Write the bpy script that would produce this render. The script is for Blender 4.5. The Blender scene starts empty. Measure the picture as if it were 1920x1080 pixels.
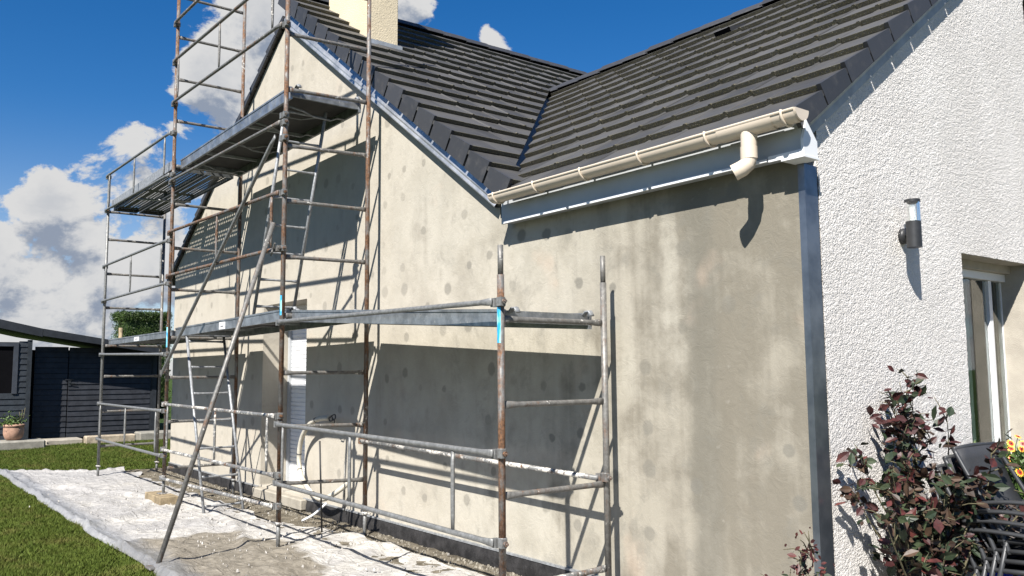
import bpy, bmesh, math, random
import numpy as np
from mathutils import Vector, Matrix, noise as mnoise
random.seed(7); rng = np.random.default_rng(7)
S = bpy.context.scene; COL = S.collection
R = math.radians

# ------------------------------------------------------------------ camera
cam_d = bpy.data.cameras.new('camera'); cam = bpy.data.objects.new('camera', cam_d); COL.objects.link(cam)
cam_d.sensor_width = 36.0; cam_d.lens = 36.0*1586.75/1920.0
cam_d.clip_start = 0.05; cam_d.clip_end = 3000
HEAD, PITCH, ROLL = R(37.955), R(5.646), R(-0.4655)
fw = Vector((-math.cos(HEAD)*math.cos(PITCH), math.sin(HEAD)*math.cos(PITCH), math.sin(PITCH)))
rt = Vector((math.sin(HEAD), math.cos(HEAD), 0.0)); up = rt.cross(fw)
rt2 = rt*math.cos(ROLL)+up*math.sin(ROLL); up2 = -rt*math.sin(ROLL)+up*math.cos(ROLL)
M = Matrix((rt2, up2, -fw)).transposed().to_4x4(); M.translation = Vector((2.458, -3.84, 1.44))
cam.matrix_world = M
S.camera = cam
S.render.resolution_x = 1024; S.render.resolution_y = 576

# ------------------------------------------------------------------ sky and sun
SUN_EL, SUN_AZ = 46.0, 30.0           # azimuth from -Y towards +X
sdir = Vector((math.sin(R(SUN_AZ))*math.cos(R(SUN_EL)), -math.cos(R(SUN_AZ))*math.cos(R(SUN_EL)), math.sin(R(SUN_EL))))
W = bpy.data.worlds.new('World'); S.world = W; W.use_nodes = True
nt = W.node_tree; nt.nodes.clear()
def N(t, **k):
    n = nt.nodes.new(t)
    for a, b in k.items(): setattr(n, a, b)
    return n
def L(a, b): nt.links.new(a, b)
def MATH(op, a, b=None, c=None, clamp=False):
    n = nt.nodes.new('ShaderNodeMath'); n.operation = op; n.use_clamp = clamp
    for i, v in enumerate((a, b, c)):
        if v is None: continue
        if hasattr(v, 'links'): nt.links.new(v, n.inputs[i])
        else: n.inputs[i].default_value = v
    return n.outputs[0]
def VM(op, a, b=None):
    n = nt.nodes.new('ShaderNodeVectorMath'); n.operation = op
    for i, v in enumerate((a, b)):
        if v is None: continue
        if hasattr(v, 'links'): nt.links.new(v, n.inputs[i])
        else: n.inputs[i].default_value = v
    return n
def SMOOTH(v, lo, hi, a=0.0, b=1.0):
    n = nt.nodes.new('ShaderNodeMapRange'); n.interpolation_type = 'SMOOTHSTEP'
    nt.links.new(v, n.inputs[0]); n.inputs[1].default_value = lo; n.inputs[2].default_value = hi
    n.inputs[3].default_value = a; n.inputs[4].default_value = b
    return n.outputs[0]
def MIXC(f, a, b, mode='MIX'):
    n = nt.nodes.new('ShaderNodeMix'); n.data_type = 'RGBA'; n.blend_type = mode
    for i, v in ((0, f), (6, a), (7, b)):
        if hasattr(v, 'links'): nt.links.new(v, n.inputs[i])
        else: n.inputs[i].default_value = v if i == 0 else (*v, 1.0)[:4]
    return n.outputs[2]
def NOISE(vec, scale, detail=4, rough=.55, dist=0.0, dim='3D', out='Fac'):
    n = nt.nodes.new('ShaderNodeTexNoise'); n.noise_dimensions = dim
    nt.links.new(vec, n.inputs['Vector']); n.inputs['Scale'].default_value = scale
    n.inputs['Detail'].default_value = detail; n.inputs['Roughness'].default_value = rough; n.inputs['Distortion'].default_value = dist
    return n.outputs[out]
sky = N('ShaderNodeTexSky', sky_type='NISHITA'); sky.sun_disc = False
sky.sun_elevation = R(SUN_EL); sky.sun_rotation = R(180.0-SUN_AZ)
sky.air_density = 1.0; sky.dust_density = 0.1; sky.ozone_density = 2.2; sky.altitude = 0
tc = N('ShaderNodeTexCoord'); dirv = VM('NORMALIZE', tc.outputs['Generated']).outputs[0]
def SEP_(v):
    n = N('ShaderNodeSeparateXYZ'); L(v, n.inputs[0]); return n.outputs
def cloud_density(vec):
    # flattened towards the horizon like a layer of cumulus
    warp = NOISE(vec, 5.0, 3, .5, 0, out='Color')
    v2 = VM('ADD', vec, VM('SCALE', VM('SUBTRACT', warp, (.5, .5, .5)).outputs[0]).outputs[0])
    v2.inputs[1].links[0].from_node.inputs['Scale'].default_value = .07
    v2 = v2.outputs[0]
    sq = N('ShaderNodeMapping'); L(v2, sq.inputs[0]); sq.inputs['Scale'].default_value = (1, 1, 1.5); v3 = sq.outputs[0]
    big = NOISE(v3, 3.2, 3, .5)
    fine = NOISE(v3, 12.0, 12, .63)
    d = MATH('ADD', MATH('MULTIPLY', big, 0.44), MATH('MULTIPLY', fine, 0.77))
    d = MATH('ADD', d, SMOOTH(SEP_(vec)[2], .02, .24, .10, 0.0))
    for (bx, by, bz, k, w) in BLOBS:      # banks standing in known directions; the rest of the sky keeps the free noise
        dist = VM('DISTANCE', v2, (bx, by, bz)).outputs['Value']
        d = MATH('ADD', d, SMOOTH(dist, 0.0, k, w, 0.0))
    return d
# cumulus banks and clear gaps: world direction, angular radius, weight
BLOBS = [
    (-0.9674, 0.1527, 0.2018, 0.0630, 0.19), (-0.9487, 0.2030, 0.2424, 0.0591, 0.21), (-0.9375, 0.2427, 0.2492, 0.0630, 0.16), (-0.9760, 0.1384, 0.1681, 0.0788, 0.12),
    (-0.9624, 0.1949, 0.1894, 0.0945, 0.13), (-0.9487, 0.2388, 0.2071, 0.0709, 0.11), (-0.9868, 0.1236, 0.1049, 0.0630, 0.16), (-0.9839, 0.1630, 0.0738, 0.1103, 0.12),
    (-0.9611, 0.2505, 0.1166, 0.0630, 0.13), (-0.9721, 0.2221, 0.0755, 0.1024, 0.10), (-0.9494, 0.2861, 0.1298, 0.0945, 0.08), (-0.8925, 0.3023, 0.3347, 0.0945, 0.20),
    (-0.9095, 0.2656, 0.3198, 0.0591, 0.17), (-0.8991, 0.2366, 0.3682, 0.0473, 0.12), (-0.8653, 0.3325, 0.3752, 0.1103, 0.18), (-0.8997, 0.3236, 0.2931, 0.0709, 0.13),
    (-0.8452, 0.3664, 0.3891, 0.0945, 0.17), (-0.7456, 0.5575, 0.3652, 0.0488, 0.30), (-0.7286, 0.5864, 0.3540, 0.0268, 0.24), (-0.7842, 0.4751, 0.3992, 0.0614, 0.27),
    (-0.8153, 0.4153, 0.4036, 0.0867, 0.18), (-0.9376, 0.1004, 0.3329, 0.0354, 0.12), (-0.9314, 0.1535, 0.3299, 0.1812, -0.28), (-0.9319, 0.2023, 0.3012, 0.0709, -0.12),
    (-0.9585, 0.1323, 0.2524, 0.0473, -0.12), (-0.6492, 0.6534, 0.3895, 0.2600, -0.30), (-0.7607, 0.5130, 0.3978, 0.0433, -0.12), (-0.5798, 0.7076, 0.4039, 0.2363, -0.20),
    (-0.9804, 0.1428, 0.1359, 0.0433, -0.06), (-0.9771, 0.1749, 0.1214, 0.0354, -0.10), (-0.9615, 0.2248, 0.1581, 0.0315, -0.10),
]
den = cloud_density(dirv)
den_up = cloud_density(VM('ADD', dirv, (sdir.x*.015, sdir.y*.015, .028)).outputs[0])
mask = SMOOTH(den, 0.682, 0.745)
lit = SMOOTH(MATH('SUBTRACT', den, den_up), -0.13, 0.05)
thick = SMOOTH(den, 0.78, 1.02)
lit2 = MATH('SUBTRACT', lit, MATH('MULTIPLY', thick, .35), clamp=True)
ccol = MIXC(lit2, (0.40, 0.47, 0.60), (1.0, 1.0, 1.0))
hsv = N('ShaderNodeHueSaturation'); L(sky.outputs[0], hsv.inputs['Color']); L(SMOOTH(SEP_(dirv)[2], .0, .30, .72, 1.42), hsv.inputs['Saturation'])
bgs = N('ShaderNodeBackground'); L(MIXC(1.0, hsv.outputs[0], (.82, .89, 1.04), 'MULTIPLY'), bgs.inputs[0]); bgs.inputs[1].default_value = 0.050
bgc = N('ShaderNodeBackground'); L(ccol, bgc.inputs[0]); bgc.inputs[1].default_value = 0.32
mx = N('ShaderNodeMixShader'); L(mask, mx.inputs[0]); L(bgs.outputs[0], mx.inputs[1]); L(bgc.outputs[0], mx.inputs[2])
wo = N('ShaderNodeOutputWorld'); L(mx.outputs[0], wo.inputs[0])

sun_d = bpy.data.lights.new('sun', 'SUN'); sun = bpy.data.objects.new('sun', sun_d); COL.objects.link(sun)
sun_d.energy = 5.0; sun_d.angle = R(0.53); sun_d.color = (1.0, 0.955, 0.89)
sun.rotation_euler = sdir.to_track_quat('Z', 'Y').to_euler(); sun.location = (6, -10, 14)
S.view_settings.view_transform = 'Standard'; S.view_settings.look = 'None'
S.view_settings.exposure = 1.15; S.view_settings.gamma = 1.0; S.view_settings.use_curve_mapping = False

# ------------------------------------------------------------------ material helpers
def mat(name):
    global nt
    m = bpy.data.materials.new(name); m.use_nodes = True; nt = m.node_tree; nt.nodes.clear()
    o = N('ShaderNodeOutputMaterial'); b = N('ShaderNodeBsdfPrincipled'); L(b.outputs[0], o.inputs[0])
    return m, b
def POS(): return N('ShaderNodeNewGeometry').outputs['Position']
def OBJ(): return N('ShaderNodeTexCoord').outputs['Object']
def SCALE(v, s):
    n = N('ShaderNodeMapping'); L(v, n.inputs[0]); n.inputs['Scale'].default_value = s; return n.outputs[0]
def SEP(v):
    n = N('ShaderNodeSeparateXYZ'); L(v, n.inputs[0]); return n.outputs
def BUMP(b, h, strength, dist, prev=None):
    n = N('ShaderNodeBump'); L(h, n.inputs['Height']); n.inputs['Strength'].default_value = strength; n.inputs['Distance'].default_value = dist
    if prev is not None: L(prev, n.inputs['Normal'])
    L(n.outputs[0], b.inputs['Normal']); return n.outputs[0]
def setp(b, col=None, rough=None, metal=None, spec=None):
    if col is not None:
        if hasattr(col, 'links'): L(col, b.inputs['Base Color'])
        else: b.inputs['Base Color'].default_value = (*col, 1)
    if rough is not None:
        if hasattr(rough, 'links'): L(rough, b.inputs['Roughness'])
        else: b.inputs['Roughness'].default_value = rough
    if metal is not None:
        if hasattr(metal, 'links'): L(metal, b.inputs['Metallic'])
        else: b.inputs['Metallic'].default_value = metal
    if spec is not None: b.inputs['Specular IOR Level'].default_value = spec
def VORO(vec, scale, rnd=1.0, feature='F1', out='Distance', dim='3D'):
    n = N('ShaderNodeTexVoronoi', voronoi_dimensions=dim, feature=feature); L(vec, n.inputs['Vector'])
    n.inputs['Scale'].default_value = scale; n.inputs['Randomness'].default_value = rnd
    return n.outputs[out]
MT = {}
def simple(name, col, rough=.6, metal=0.0, var=.12, nscale=6, bump=0.0, bscale=60, spec=.5):
    m, b = mat(name); p = POS()
    n1 = NOISE(p, nscale, 5, .6)
    c = MIXC(SMOOTH(n1, .3, .7), tuple(x*(1-var) for x in col), tuple(min(1, x*(1+var)) for x in col))
    setp(b, c, rough, metal, spec)
    if bump: BUMP(b, NOISE(p, bscale, 4, .6), bump, .01)
    MT[name] = m; return m

# grey base coat on the insulated wall
m, b = mat('render_grey'); p = POS(); x, y, z = SEP(p)
big = NOISE(p, .9, 4, .55, .2); med = NOISE(p, 2.8, 7, .62, .12); fine = NOISE(p, 14, 6, .65)
streak = NOISE(SCALE(p, (5.0, 5.0, .45)), 1.0, 4, .6, .2)
base = MIXC(SMOOTH(med, .32, .70), (.275, .254, .207), (.405, .377, .316))
base = MIXC(MATH('MULTIPLY', SMOOTH(big, .42, .68), .55), base, (.425, .404, .348))
base = MIXC(MATH('MULTIPLY', SMOOTH(streak, .52, .72), .28), base, (.235, .225, .195))
# less dry towards the right hand end of the wall
damp = MATH('ADD', SMOOTH(x, -2.6, -.2), MATH('ADD', MATH('MULTIPLY', MATH('SUBTRACT', med, .5), 2.8), MATH('ADD', MATH('MULTIPLY', MATH('SUBTRACT', big, .5), 1.4), MATH('MULTIPLY', MATH('SUBTRACT', streak, .5), 1.3))))
base = MIXC(MATH('MULTIPLY', SMOOTH(damp, .10, 1.15), .86), base, (.146, .131, .102))
dryband = SMOOTH(MATH('ABSOLUTE', MATH('SUBTRACT', MATH('ADD', x, MATH('MULTIPLY', med, .16)), -.62)), .05, .17, 1.0, 0.0)
base = MIXC(MATH('MULTIPLY', dryband, .55), base, (.135, .128, .106))
pinkm = MATH('MULTIPLY', SMOOTH(NOISE(p, 2.1, 3, .5), .60, .74), .35)
base = MIXC(pinkm, base, (.42, .325, .25))
# anchor plug marks
cx_ = N('ShaderNodeCombineXYZ'); L(x, cx_.inputs[0]); L(z, cx_.inputs[1]); pv = cx_.outputs[0]
vd = N('ShaderNodeTexVoronoi', voronoi_dimensions='2D', feature='F1'); L(pv, vd.inputs['Vector']); vd.inputs['Scale'].default_value = 3.1; vd.inputs['Randomness'].default_value = .75
dd = MATH('ADD', vd.outputs['Distance'], MATH('MULTIPLY', MATH('SUBTRACT', NOISE(p, 16, 4, .6), .5), .13))
dot = SMOOTH(MATH('DIVIDE', dd, MATH('ADD', .62, MATH('MULTIPLY', SEP(vd.outputs['Color'])[1], .62))), .10, .175, 1.0, 0.0)
vis = SMOOTH(SEP(vd.outputs['Color'])[0], .30, .85)
base = MIXC(MATH('MULTIPLY', MATH('MULTIPLY', dot, vis), .62), base, (.135, .129, .110))
base = MIXC(MATH('MULTIPLY', SMOOTH(fine, .60, .78), .22), base, (.46, .44, .39))
fine2 = NOISE(SCALE(p, (1.0, 1.0, .8)), 4.5, 9, .72, .3)
base = MIXC(MATH('MULTIPLY', SMOOTH(fine2, .52, .66), .38), base, (.165, .158, .135))
dry = SMOOTH(MATH('ADD', x, MATH('MULTIPLY', big, 1.2)), -4.6, -1.2, .55, 0.0)
base = MIXC(dry, base, (.412, .376, .318))
base = MIXC(MATH('MULTIPLY', MATH('MULTIPLY', dot, vis), .30), base, (.175, .165, .140))
setp(b, base, .93, 0, .2)
trow = NOISE(p, 11, 6, .7, 1.5)
BUMP(b, MATH('ADD', trow, MATH('MULTIPLY', fine, .6)), .5, .008)
MT['render_grey'] = m

# white pebble-dash
m, b = mat('crepi_white'); p = POS()
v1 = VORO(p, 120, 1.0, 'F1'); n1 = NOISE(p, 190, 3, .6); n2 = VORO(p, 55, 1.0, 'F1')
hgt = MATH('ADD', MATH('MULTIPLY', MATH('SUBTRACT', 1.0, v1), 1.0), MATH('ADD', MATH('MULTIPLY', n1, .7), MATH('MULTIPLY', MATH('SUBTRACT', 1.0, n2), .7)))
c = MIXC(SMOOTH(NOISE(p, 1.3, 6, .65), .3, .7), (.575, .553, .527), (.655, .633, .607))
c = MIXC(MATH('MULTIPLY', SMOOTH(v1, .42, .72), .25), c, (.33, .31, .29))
c = MIXC(MATH('MULTIPLY', SMOOTH(NOISE(SCALE(p, (3, 6, .5)), 1.0, 5, .6), .56, .75), .22), c, (.36, .345, .325))
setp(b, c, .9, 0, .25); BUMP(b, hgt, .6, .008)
MT['crepi_white'] = m
simple('jamb_beige', (.36, .33, .28), .9, 0, .1, 8, .4, 160, .2)
simple('chimney_render', (.55, .475, .34), .9, 0, .06, 3, .7, 70, .2)

# roof tiles : local coords u (across), s (up the slope), h
m, b = mat('tile_dark'); o = OBJ(); u, s, h = SEP(o); oi = N('ShaderNodeObjectInfo')
wp = POS()
c = MIXC(oi.outputs['Random'], (.034, .034, .0345), (.070, .069, .068))
c = MIXC(MATH('MULTIPLY', SMOOTH(NOISE(wp, 5, 5, .6), .45, .7), .5), c, (.072, .069, .064))
gm = NOISE(wp, 150, 3, .7); gl = NOISE(wp, 7, 4, .6)
edge = SMOOTH(MATH('ADD', s, MATH('MULTIPLY', MATH('SUBTRACT', gl, .5), .05)), .004, .03, 1.0, 0.0)
moss = MATH('MULTIPLY', edge, SMOOTH(gm, .42, .56))
c = MIXC(moss, c, (.085, .075, .040))
c = MIXC(MATH('MULTIPLY', edge, SMOOTH(NOISE(wp, 170, 2, .6), .62, .68)), c, (.36, .33, .24))
setp(b, c, SMOOTH(NOISE(wp, 9, 3, .6), .3, .7, .5, .68), 0, .35)
BUMP(b, MATH('ADD', MATH('MULTIPLY', gm, MATH('ADD', .15, MATH('MULTIPLY', edge, 1.2))), 0.0), .5, .008)
MT['tile_dark'] = m
m2, b = mat('tile_smooth'); wp = POS(); oi = N('ShaderNodeObjectInfo')
c = MIXC(oi.outputs['Random'], (.030, .031, .034), (.042, .043, .047))
c = MIXC(MATH('MULTIPLY', SMOOTH(NOISE(wp, 12, 5, .65), .5, .75), .4), c, (.09, .085, .08))
setp(b, c, .5, 0, .4); BUMP(b, NOISE(wp, 120, 3, .6), .15, .004); MT['tile_smooth'] = m2

# metals
def tube_mat(name, rust_lo, rust_hi, splat=0.0, base=(.19, .192, .188)):
    m, b = mat(name); p = POS()
    rn = MATH('ADD', MATH('MULTIPLY', NOISE(p, 5, 6, .7), .55), MATH('MULTIPLY', NOISE(SCALE(p, (30, 30, 6)), 1.0, 5, .7), .45))
    rust = SMOOTH(rn, rust_lo, rust_hi)
    galv = MIXC(SMOOTH(NOISE(p, 35, 4, .6), .35, .7), tuple(q*.75 for q in base), tuple(q*1.18 for q in base))
    rc = MIXC(SMOOTH(NOISE(p, 60, 4, .7), .35, .65), (.060, .032, .018), (.17, .085, .042))
    c = MIXC(rust, galv, rc)
    if splat:
        sp = SMOOTH(MATH('ADD', MATH('MULTIPLY', NOISE(p, 38, 4, .65), .6), MATH('MULTIPLY', NOISE(p, 4, 2, .5), .4)), .66-splat, .70-splat)
        c = MIXC(sp, c, (.48, .46, .42))
        metal = MATH('MULTIPLY', MATH('SUBTRACT', 1.0, rust), MATH('SUBTRACT', .30, MATH('MULTIPLY', sp, .30)))
    else: metal = MATH('MULTIPLY', MATH('SUBTRACT', 1.0, rust), .30)
    setp(b, c, MATH('ADD', .50, MATH('MULTIPLY', rust, .35)), metal, .4)
    BUMP(b, NOISE(p, 90, 4, .7), .25, .004)
    MT[name] = m
tube_mat('steel_galvanised', .60, .78)
tube_mat('steel_worn', .50, .66, .06, (.17, .165, .155))
tube_mat('steel_rusty', .40, .56, .03, (.17, .17, .165))
tube_mat('steel_splattered', .50, .64, .14)
tube_mat('steel_dark', .62, .8, 0, (.085, .09, .09))
tube_mat('aluminium', .9, 1.0, 0, (.27, .28, .29))
m, b = mat('deck_side'); p = POS()
c = MIXC(SMOOTH(NOISE(p, 9, 6, .7), .35, .68), (.22, .235, .25), (.40, .42, .44))
c = MIXC(MATH('MULTIPLY', SMOOTH(NOISE(p, 40, 4, .6), .62, .7), .5), c, (.62, .6, .56))
setp(b, c, SMOOTH(NOISE(p, 14, 4, .6), .3, .7, .3, .55), .75, .5); MT['deck_side'] = m
m, b = mat('zinc'); p = POS()
c = MIXC(SMOOTH(NOISE(p, 3.5, 4, .6, .8), .35, .68), (.34, .36, .38), (.58, .585, .59))
setp(b, c, SMOOTH(NOISE(p, 6, 3, .6), .3, .7, .25, .45), .65, .5); BUMP(b, NOISE(p, 5, 2, .5), .12, .02); MT['zinc'] = m
m, b = mat('slate_metal'); p = POS(); setp(b, MIXC(SMOOTH(NOISE(p, 4, 4, .6), .35, .65), (.13, .15, .18), (.22, .24, .27)), .28, .8, .5); MT['slate_metal'] = m
simple('zinc_pale', (.34, .345, .34), .5, .2, .15, 9)
simple('zinc_dull', (.36, .38, .39), .5, .45, .15, 9)
simple('plywood_dark', (.035, .032, .03), .7, 0, .35, 4, .2, 40)
simple('black_membrane', (.022, .021, .021), .65, 0, .5, 11, .5, 45, .3)
simple('pvc_sand', (.55, .475, .385), .38, 0, .04, 5)
simple('pvc_sand_shaded', (.10, .08, .06), .7)  # gutter plastic darkened to paint the shade inside the outlet pipe
simple('pvc_white', (.66, .67, .68), .35, 0, .04, 4)
simple('pvc_fascia', (.37, .385, .40), .4, 0, .05, 4)
simple('shutter_white', (.68, .69, .71), .4, 0, .03, 4)
simple('lamp_black', (.022, .023, .025), .45, 0, .2, 20)
simple('lamp_diffuser', (.80, .82, .82), .35)
simple('shed_blue', (.017, .019, .024), .55, 0, .35, 7, .25, 30)
simple('shed_blue_pale', (.018, .023, .029), .55, 0, .3, 7, .25, 30)
simple('shed_trim', (.018, .021, .026), .5, 0, .25, 6)
simple('shed_frame', (.040, .046, .058), .5, 0, .15, 6)
simple('dark_void', (.004, .004, .005), .9, spec=.05)
simple('concrete', (.22, .21, .18), .9, 0, .22, 6, .5, 50, .2)
simple('sill_stone', (.29, .265, .22), .9, 0, .15, 7, .5, 60, .2)
simple('timber', (.24, .19, .12), .8, 0, .3, 9, .4, 40, .2)
simple('timber_pale', (.32, .27, .20), .85, 0, .3, 7, .5, 40, .2)
simple('terracotta', (.34, .21, .15), .8, 0, .25, 8, .3, 50, .2)
simple('soil', (.12, .105, .08), .95, 0, .4, 8, 1.0, 45, .1)
simple('rubble', (.24, .22, .18), .95, 0, .35, 30, .6, 80, .1)
simple('plaster', (.42, .40, .37), .95, 0, .3, 40, .4, 90, .1)
simple('conduit', (.46, .43, .36), .55, 0, .15, 20, .3, 60)
simple('cable_black', (.012, .012, .012), .5)
simple('sticker_white', (.82, .82, .82), .4, 0, .02)
simple('sticker_ink', (.05, .05, .06), .5)
simple('chair_frame', (.035, .037, .040), .45, .2, .1, 10)
simple('chair_sling', (.032, .033, .036), .6, 0, .1, 90, .3, 400)
simple('planter_blue', (.010, .028, .36), .25, 0, .1, 5)
simple('bark', (.085, .075, .04), .85, 0, .3, 20, .4, 80)
simple('petal_yellow', (.80, .42, .05), .5, 0, .1, 30)
simple('petal_red', (.42, .035, .02), .5, 0, .1, 30)
simple('flower_disc', (.10, .025, .01), .8, 0, .2, 60)
simple('neighbour_wall', (.55, .50, .42), .9, 0, .05, 2)
m, b = mat('sticker_cyan'); p = POS()
c = MIXC(SMOOTH(NOISE(SCALE(p, (40, 40, 9)), 1.0, 4, .6), .45, .6), (.02, .30, .55), (.30, .62, .72)); setp(b, c, .45); MT['sticker_cyan'] = m
def leafmat(name, c1, c2, spec=.35, rough=.5):
    m, b = mat(name); p = POS(); oi = N('ShaderNodeObjectInfo')
    f = MATH('ADD', MATH('MULTIPLY', NOISE(p, 26, 3, .6), .8), MATH('MULTIPLY', oi.outputs['Random'], .3))
    setp(b, MIXC(SMOOTH(f, .35, .8), c1, c2), rough, 0, spec)
    b.inputs['Subsurface Weight'].default_value = 0.0
    MT[name] = m
leafmat('leaf_red', (.030, .009, .009), (.095, .026, .022)); leafmat('leaf_green', (.014, .024, .012), (.042, .056, .026)); leafmat('leaf_brown', (.026, .016, .011), (.075, .045, .028))
leafmat('leaf_lawn', (.034, .058, .007), (.088, .112, .020), .12, .7); m_ = MT['leaf_lawn']; nt = m_.node_tree; b_ = [q for q in nt.nodes if q.type == 'BSDF_PRINCIPLED'][0]; src = b_.inputs['Base Color'].links[0].from_socket; p = POS()
L(MIXC(MATH('MULTIPLY', SMOOTH(NOISE(p, 2.4, 6, .7), .48, .68), .75), src, (.115, .105, .032)), b_.inputs['Base Color'])
leafmat('leaf_hedge', (.014, .034, .007), (.050, .085, .016)); leafmat('leaf_plant', (.03, .06, .015), (.09, .14, .035))
m, b = mat('lawn_ground'); p = POS()
c = MIXC(SMOOTH(NOISE(p, 2.2, 5, .6), .35, .68), (.020, .040, .008), (.050, .078, .017))
c = MIXC(MATH('MULTIPLY', SMOOTH(NOISE(p, 30, 4, .7), .56, .7), .6), c, (.12, .13, .05)); setp(b, c, .95, 0, .1)
BUMP(b, NOISE(p, 60, 4, .7), 1.0, .03); MT['lawn_ground'] = m
m, b = mat('tarp'); p = POS(); x, y, z = SEP(p)
dust = NOISE(p, 1.6, 6, .62, .5); d2 = NOISE(p, 9, 6, .7, .4); wr = NOISE(SCALE(p, (1.0, 3.2, 1)), 2.6, 5, .6, 1.0)
c = MIXC(SMOOTH(d2, .35, .65), (.30, .287, .263), (.47, .452, .418))
c = MIXC(MATH('MULTIPLY', SMOOTH(MATH('ADD', dust, MATH('MULTIPLY', x, -.03)), .60, .80), .55), c, (.225, .222, .225))
# brown wet mortar and dirt spread towards the near end
dn = MATH('ADD', MATH('MULTIPLY', NOISE(p, 1.1, 5, .6, .4), 1.0), SMOOTH(VM('DISTANCE', SCALE(p, (.75, 1.25, 0)), (-3.2, -2.05, 0)).outputs['Value'], .45, 1.35, .20, -.28))
dirt = SMOOTH(dn, .40, .50)
dcol = MIXC(SMOOTH(d2, .35, .7), (.125, .108, .080), (.21, .184, .142))
c = MIXC(MATH('MULTIPLY', dirt, .92), c, dcol)
edge = SMOOTH(MATH('ADD', y, MATH('MULTIPLY', MATH('SUBTRACT', dust, .5), .3)), -1.93, -1.72, 1.0, 0.0)
c = MIXC(MATH('MULTIPLY', edge, .6), c, (.20, .21, .225))
sp = SMOOTH(NOISE(p, 55, 3, .6), .66, .72); c = MIXC(MATH('MULTIPLY', sp, .7), c, (.38, .37, .35))
sk = SMOOTH(NOISE(p, 33, 3, .6), .70, .75); c = MIXC(MATH('MULTIPLY', sk, .75), c, (.05, .042, .032))
setp(b, c, MATH('SUBTRACT', .8, MATH('MULTIPLY', edge, .5)), 0, .4)
cw = VM('ADD', p, VM('SCALE', NOISE(p, 1.7, 3, .5, 0, out='Color')).outputs[0]); cw.inputs[1].links[0].from_node.inputs['Scale'].default_value = .5
cre = SMOOTH(VORO(cw.outputs[0], 2.6, 1.0, 'DISTANCE_TO_EDGE'), 0.0, .06, 1.0, 0.0)
BUMP(b, MATH('ADD', MATH('ADD', wr, MATH('MULTIPLY', d2, .8)), MATH('MULTIPLY', cre, .22)), .85, .03); MT['tarp'] = m
m, b = mat('glass'); setp(b, (.02, .025, .025), .02, 0, .5); b.inputs['Transmission Weight'].default_value = 1.0; b.inputs['IOR'].default_value = 1.5; setp(b, (.86, .92, .90)); MT['glass'] = m
m, b = mat('glass_lamp'); setp(b, (.93, .95, .93), .02); b.inputs['Transmission Weight'].default_value = 1.0; b.inputs['IOR'].default_value = 1.3; MT['glass_lamp'] = m
m, b = mat('curtain'); p = POS(); setp(b, MIXC(SMOOTH(NOISE(SCALE(p, (1, 9, .3)), 1.6, 3, .5), .4, .6), (.07, .10, .10), (.20, .26, .255)), .8); MT['curtain'] = m
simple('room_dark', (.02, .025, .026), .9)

# ------------------------------------------------------------------ mesh helpers
def mk(name, verts, faces, material, parent=None, smooth=False, mats=None, fmat=None):
    me = bpy.data.meshes.new(name); me.from_pydata([tuple(v) for v in verts], [], faces); me.update()
    for mm in (mats or [material]): me.materials.append(MT[mm])
    if fmat: me.polygons.foreach_set('material_index', fmat)
    if smooth: me.polygons.foreach_set('use_smooth', [True]*len(me.polygons))
    o = bpy.data.objects.new(name, me); COL.objects.link(o)
    if parent is not None:
        o.parent = parent; o.matrix_parent_inverse = PINV[parent.name] if parent.name in PINV else Matrix()
    return o
PINV = {}
def tag(o, label=None, cat=None, group=None, kind=None):
    if label: o['label'] = label
    if cat: o['category'] = cat
    if group: o['group'] = group
    if kind: o['kind'] = kind
    return o
def thing(name, loc, label, cat, group=None):
    e = bpy.data.objects.new(name, None); COL.objects.link(e); e.location = loc; e.empty_display_size = .2
    PINV[e.name] = Matrix.Translation(-Vector(loc)); tag(e, label, cat, group); return e
def box(x0, x1, y0, y1, z0, z1):
    v = [(x, y, z) for z in (z0, z1) for y in (y0, y1) for x in (x0, x1)]
    f = [(0, 2, 3, 1), (4, 5, 7, 6), (0, 1, 5, 4), (1, 3, 7, 5), (3, 2, 6, 7), (2, 0, 4, 6)]
    return v, f
def join(*parts):
    V, F = [], []
    for v, f in parts:
        n = len(V); V += list(v); F += [tuple(i+n for i in q) for q in f]
    return V, F
def bevelled(name, vf, material, parent=None, w=.006, smooth=False):
    o = mk(name, *vf, material, parent, smooth)
    bm = bmesh.new(); bm.from_mesh(o.data)
    bmesh.ops.bevel(bm, geom=bm.edges[:], offset=w, segments=1, affect='EDGES', clamp_overlap=True)
    bm.to_mesh(o.data); bm.free(); return o
def sweep(pts, rad, seg=10, caps=True):
    """rad: list of radius or (ra, rb); rb acts along the local 'up'"""
    pts = [Vector(p) for p in pts]; n = len(pts); V, F = [], []
    prev = None
    for i, p in enumerate(pts):
        t = (pts[min(i+1, n-1)]-pts[max(i-1, 0)]).normalized()
        if prev is None:
            ref = Vector((0, 0, 1)) if abs(t.z) < .9 else Vector((1, 0, 0))
            a = t.cross(ref).normalized()
        else: a = (prev-t*prev.dot(t)).normalized()
        prev = a; c = a.cross(t)
        r = rad[i] if isinstance(rad, (list, tuple)) else rad
        ra, rb = r if isinstance(r, (list, tuple)) else (r, r)
        for k in range(seg):
            an = 2*math.pi*k/seg
            V.append(p+a*(ra*math.cos(an))+c*(rb*math.sin(an)))
    for i in range(n-1):
        for k in range(seg):
            k2 = (k+1) % seg
            F.append((i*seg+k, i*seg+k2, (i+1)*seg+k2, (i+1)*seg+k))
    if caps: F.append(tuple(reversed(range(seg)))); F.append(tuple((n-1)*seg+k for k in range(seg)))
    return V, F
def lerp(a, b, t): return Vector(a)*(1-t)+Vector(b)*t
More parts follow.
